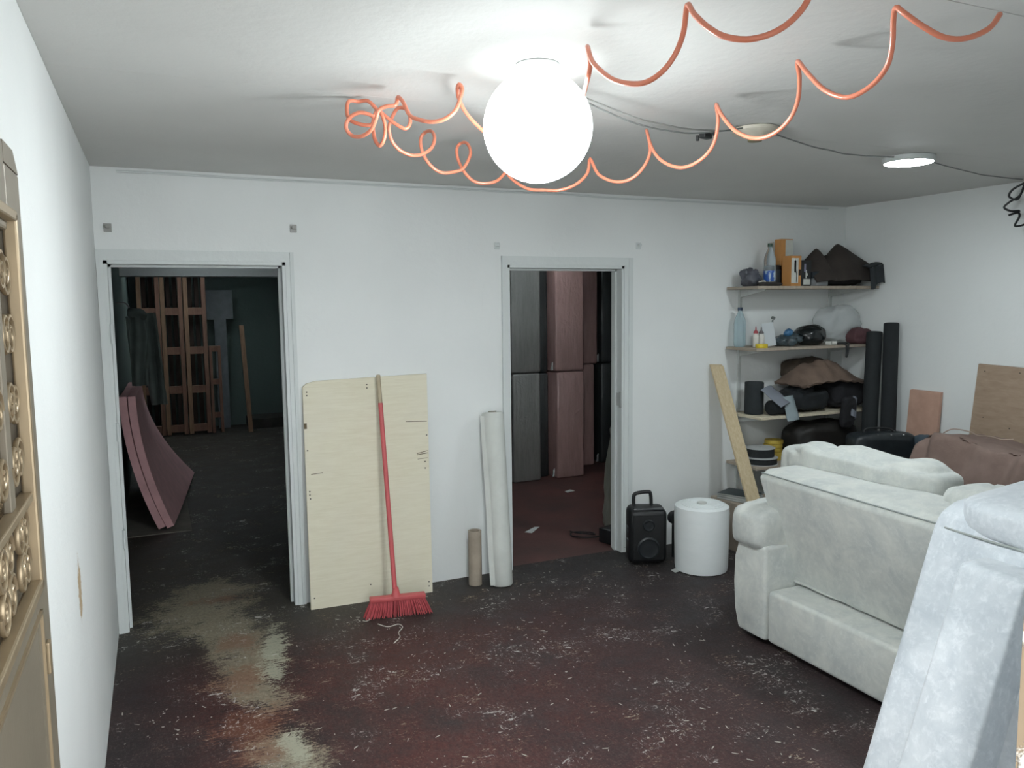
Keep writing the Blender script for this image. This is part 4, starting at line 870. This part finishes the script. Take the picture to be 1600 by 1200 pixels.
bm = B(); box(bm, (1.13, 7.5, 1.79), (.36, .03, .42), RX(.05), .004); addbx(bm, (1.05, 7.49, 0), (1.21, 7.53, 1.6)); o = finish('grey_board', bm, mat('grey_board', '#7b8084', .7)); tag(o, 'grey square board on a post in the back of the left room', 'board')
t = thing('timber_frame', 'small timber frame standing right of the tall frames', 'timber frame', (1.02, 7.1, 0))
for x in (.955, 1.07): finish('stile', bx((x-.02, 7.08, .0), (x+.02, 7.12, 1.22), .003), M_rw, t)
for z in (.25, .72, 1.18): finish('rail', bx((.975, 7.09, z-.04), (1.05, 7.11, z+.04), .003), M_rw, t)
bm = B(); hexa(bm, [(1.40, 6.9, 0), (1.46, 6.9, 0), (1.40, 6.98, 1.50), (1.34, 6.98, 1.50)], (0, .03, 0)); o = finish('batten', bm, M_rw2); tag(o, 'single timber batten leaning in the dark of the left room', 'batten')
struct(finish('trim_kerb', bx((1.45, 7.2, 0), (R1X, 7.75, .14)), M_floor1))

# ------------------------------------------------------------------ right room
def wrapmat(name, h1, h2, rough=.35):
    n = N(name); v = n.mapped((9, 9, 1.0)); s = n.noise(v, 3.5, 6, .7, .5); d = n.noise(n.mapped((1, 1, 1), (0, 0, 0), (.6, .3, .5)), 9, 4, .6, 1.2)
    n.col(n.mix(n.rng(s, .35, .7), lin(h1), lin(h2))); n.set(Roughness=rough)
    n.b.inputs['Coat Weight'].default_value = .8; n.b.inputs['Coat Roughness'].default_value = .12
    n.bump(n.math('ADD', s, d), .55, .02)
    return n.m
M_mg = wrapmat('wrapped_grey_foam', '#8a8986', '#7b7a78'); M_mp = wrapmat('wrapped_pink_foam', '#ad8c88', '#9a7c79'); M_md = wrapmat('wrapped_dark_foam_and_gap_fill', '#2f3536', '#262a2b')
def mattress(x0, x1, y0, y1, z0, z1, label, m_, sd):
    t = thing('wrapped_mattress', label, 'mattress', ((x0+x1)/2, (y0+y1)/2, z0), 'plastic-wrapped foam mattresses in the right room')
    bm = B(); box(bm, ((x0+x1)/2, (y0+y1)/2, (z0+z1)/2), (x1-x0, y1-y0, z1-z0), RZ(.006*math.sin(sd)), .022, 3); finish('foam', bm, m_, t, 40)
    if sd > 8: return t
    bm = B()
    for k in range(1 if sd in (3, 4) else 3):
        zz_ = z0+.01; xx = x0-.012
        sheet(bm, lambda u, v: Vector((x0+.01-.055*u*(1-.3*k), y0+.05+.15*k+.02*math.sin(u*5+k), zz_+.10*v*(1-u*.8)+.004)), 5, 5, .002)
    finish('film_flap', bm, M_film, t, 60)
    return t
mattress(3.40, 3.70, 2.30, 3.6, 0, 1.075, 'lower grey wrapped mattress at the left of the right doorway', M_mg, 1)
mattress(3.385, 3.705, 2.30, 3.6, 1.08, 2.15, 'upper grey wrapped mattress stacked on the lower grey one', M_mg, 2)
mattress(3.875, 4.185, 2.28, 3.6, 0, 1.075, 'lower pink wrapped mattress in the middle of the right doorway', M_mp, 3)
mattress(3.865, 4.185, 2.28, 3.6, 1.08, 2.15, 'upper pink wrapped mattress stacked on the lower pink one', M_mp, 4)
mattress(3.730, 3.850, 2.42, 3.6, 0, 1.06, 'lower thin dark block added to darken the gap between grey and pink mattresses', M_md, 9)  # dark blocks added to keep the gap dark and cover the pink side
mattress(3.732, 3.848, 2.42, 3.6, 1.065, 2.15, 'upper thin dark block added to darken the gap between grey and pink mattresses', M_md, 10)
mattress(4.30, 4.565, 2.72, 3.9, 0, 1.10, 'lower pink wrapped mattress standing farther back on the right', M_mp, 5)
mattress(4.30, 4.60, 2.72, 3.9, 1.105, 2.15, 'upper pink wrapped mattress farther back on the right', M_mp, 6)
mattress(4.66, 5.2, 2.75, 3.95, 0, 1.10, 'lower dark wrapped mattress at the far right of the right room', M_md, 7)
mattress(4.66, 5.2, 2.75, 3.95, 1.105, 2.15, 'upper dark wrapped mattress at the far right of the right room', M_md, 8)
bm = B(); soft(bm, (3.46, .46, .49), (.17, .26, .98), .7, RY(.10), .03, 5, 6, .015, 8, None, 36, 26, .5); o = finish('plastic_bundle', bm, mat('cloudy_plastic', '#86887f', .3, .15, 14, .5, 14, (1, 1, .3)), None, 60); tag(o, 'cloudy plastic-wrapped bundle standing just inside the right doorway', 'bundle')
ad = thing('power_adapter', 'black power adapter box with cable on the floor inside the right doorway', 'adapter', (3.26, .22, 0))
bm = B(); box(bm, (3.255, .225, .055), (.15, .15, .11), RZ(.3), .012); finish('case', bm, M_dark, ad, 40)
bm = B(); tube(bm, cr([(3.18, .25, .05), (3.14, .34, .02), (3.05, .46, .007), (3.10, .56, .007), (3.22, .50, .007), (3.20, .40, .02), (3.08, .42, .04), (3.06, .52, .03)], 6), .0055, 7); finish('cable', bm, M_bk, ad, 60)
bm = B(); rr = random.Random(5)
for k in range(7): tube(bm, cr([(3.205+.01*rr.random(), -.03, .004), (3.20+.02*rr.random(), -.045-.02*rr.random(), .03+.02*rr.random()), (3.17+.06*rr.random(), -.05-.03*rr.random(), .05*rr.random()+.004)], 4), .0018, 5)
o = finish('wire_strands', bm, mat('bare_wire', '#a9aaa6', .35, metal=.6)); tag(o, 'frayed pale wire strands at the foot of the right door frame', 'wire')
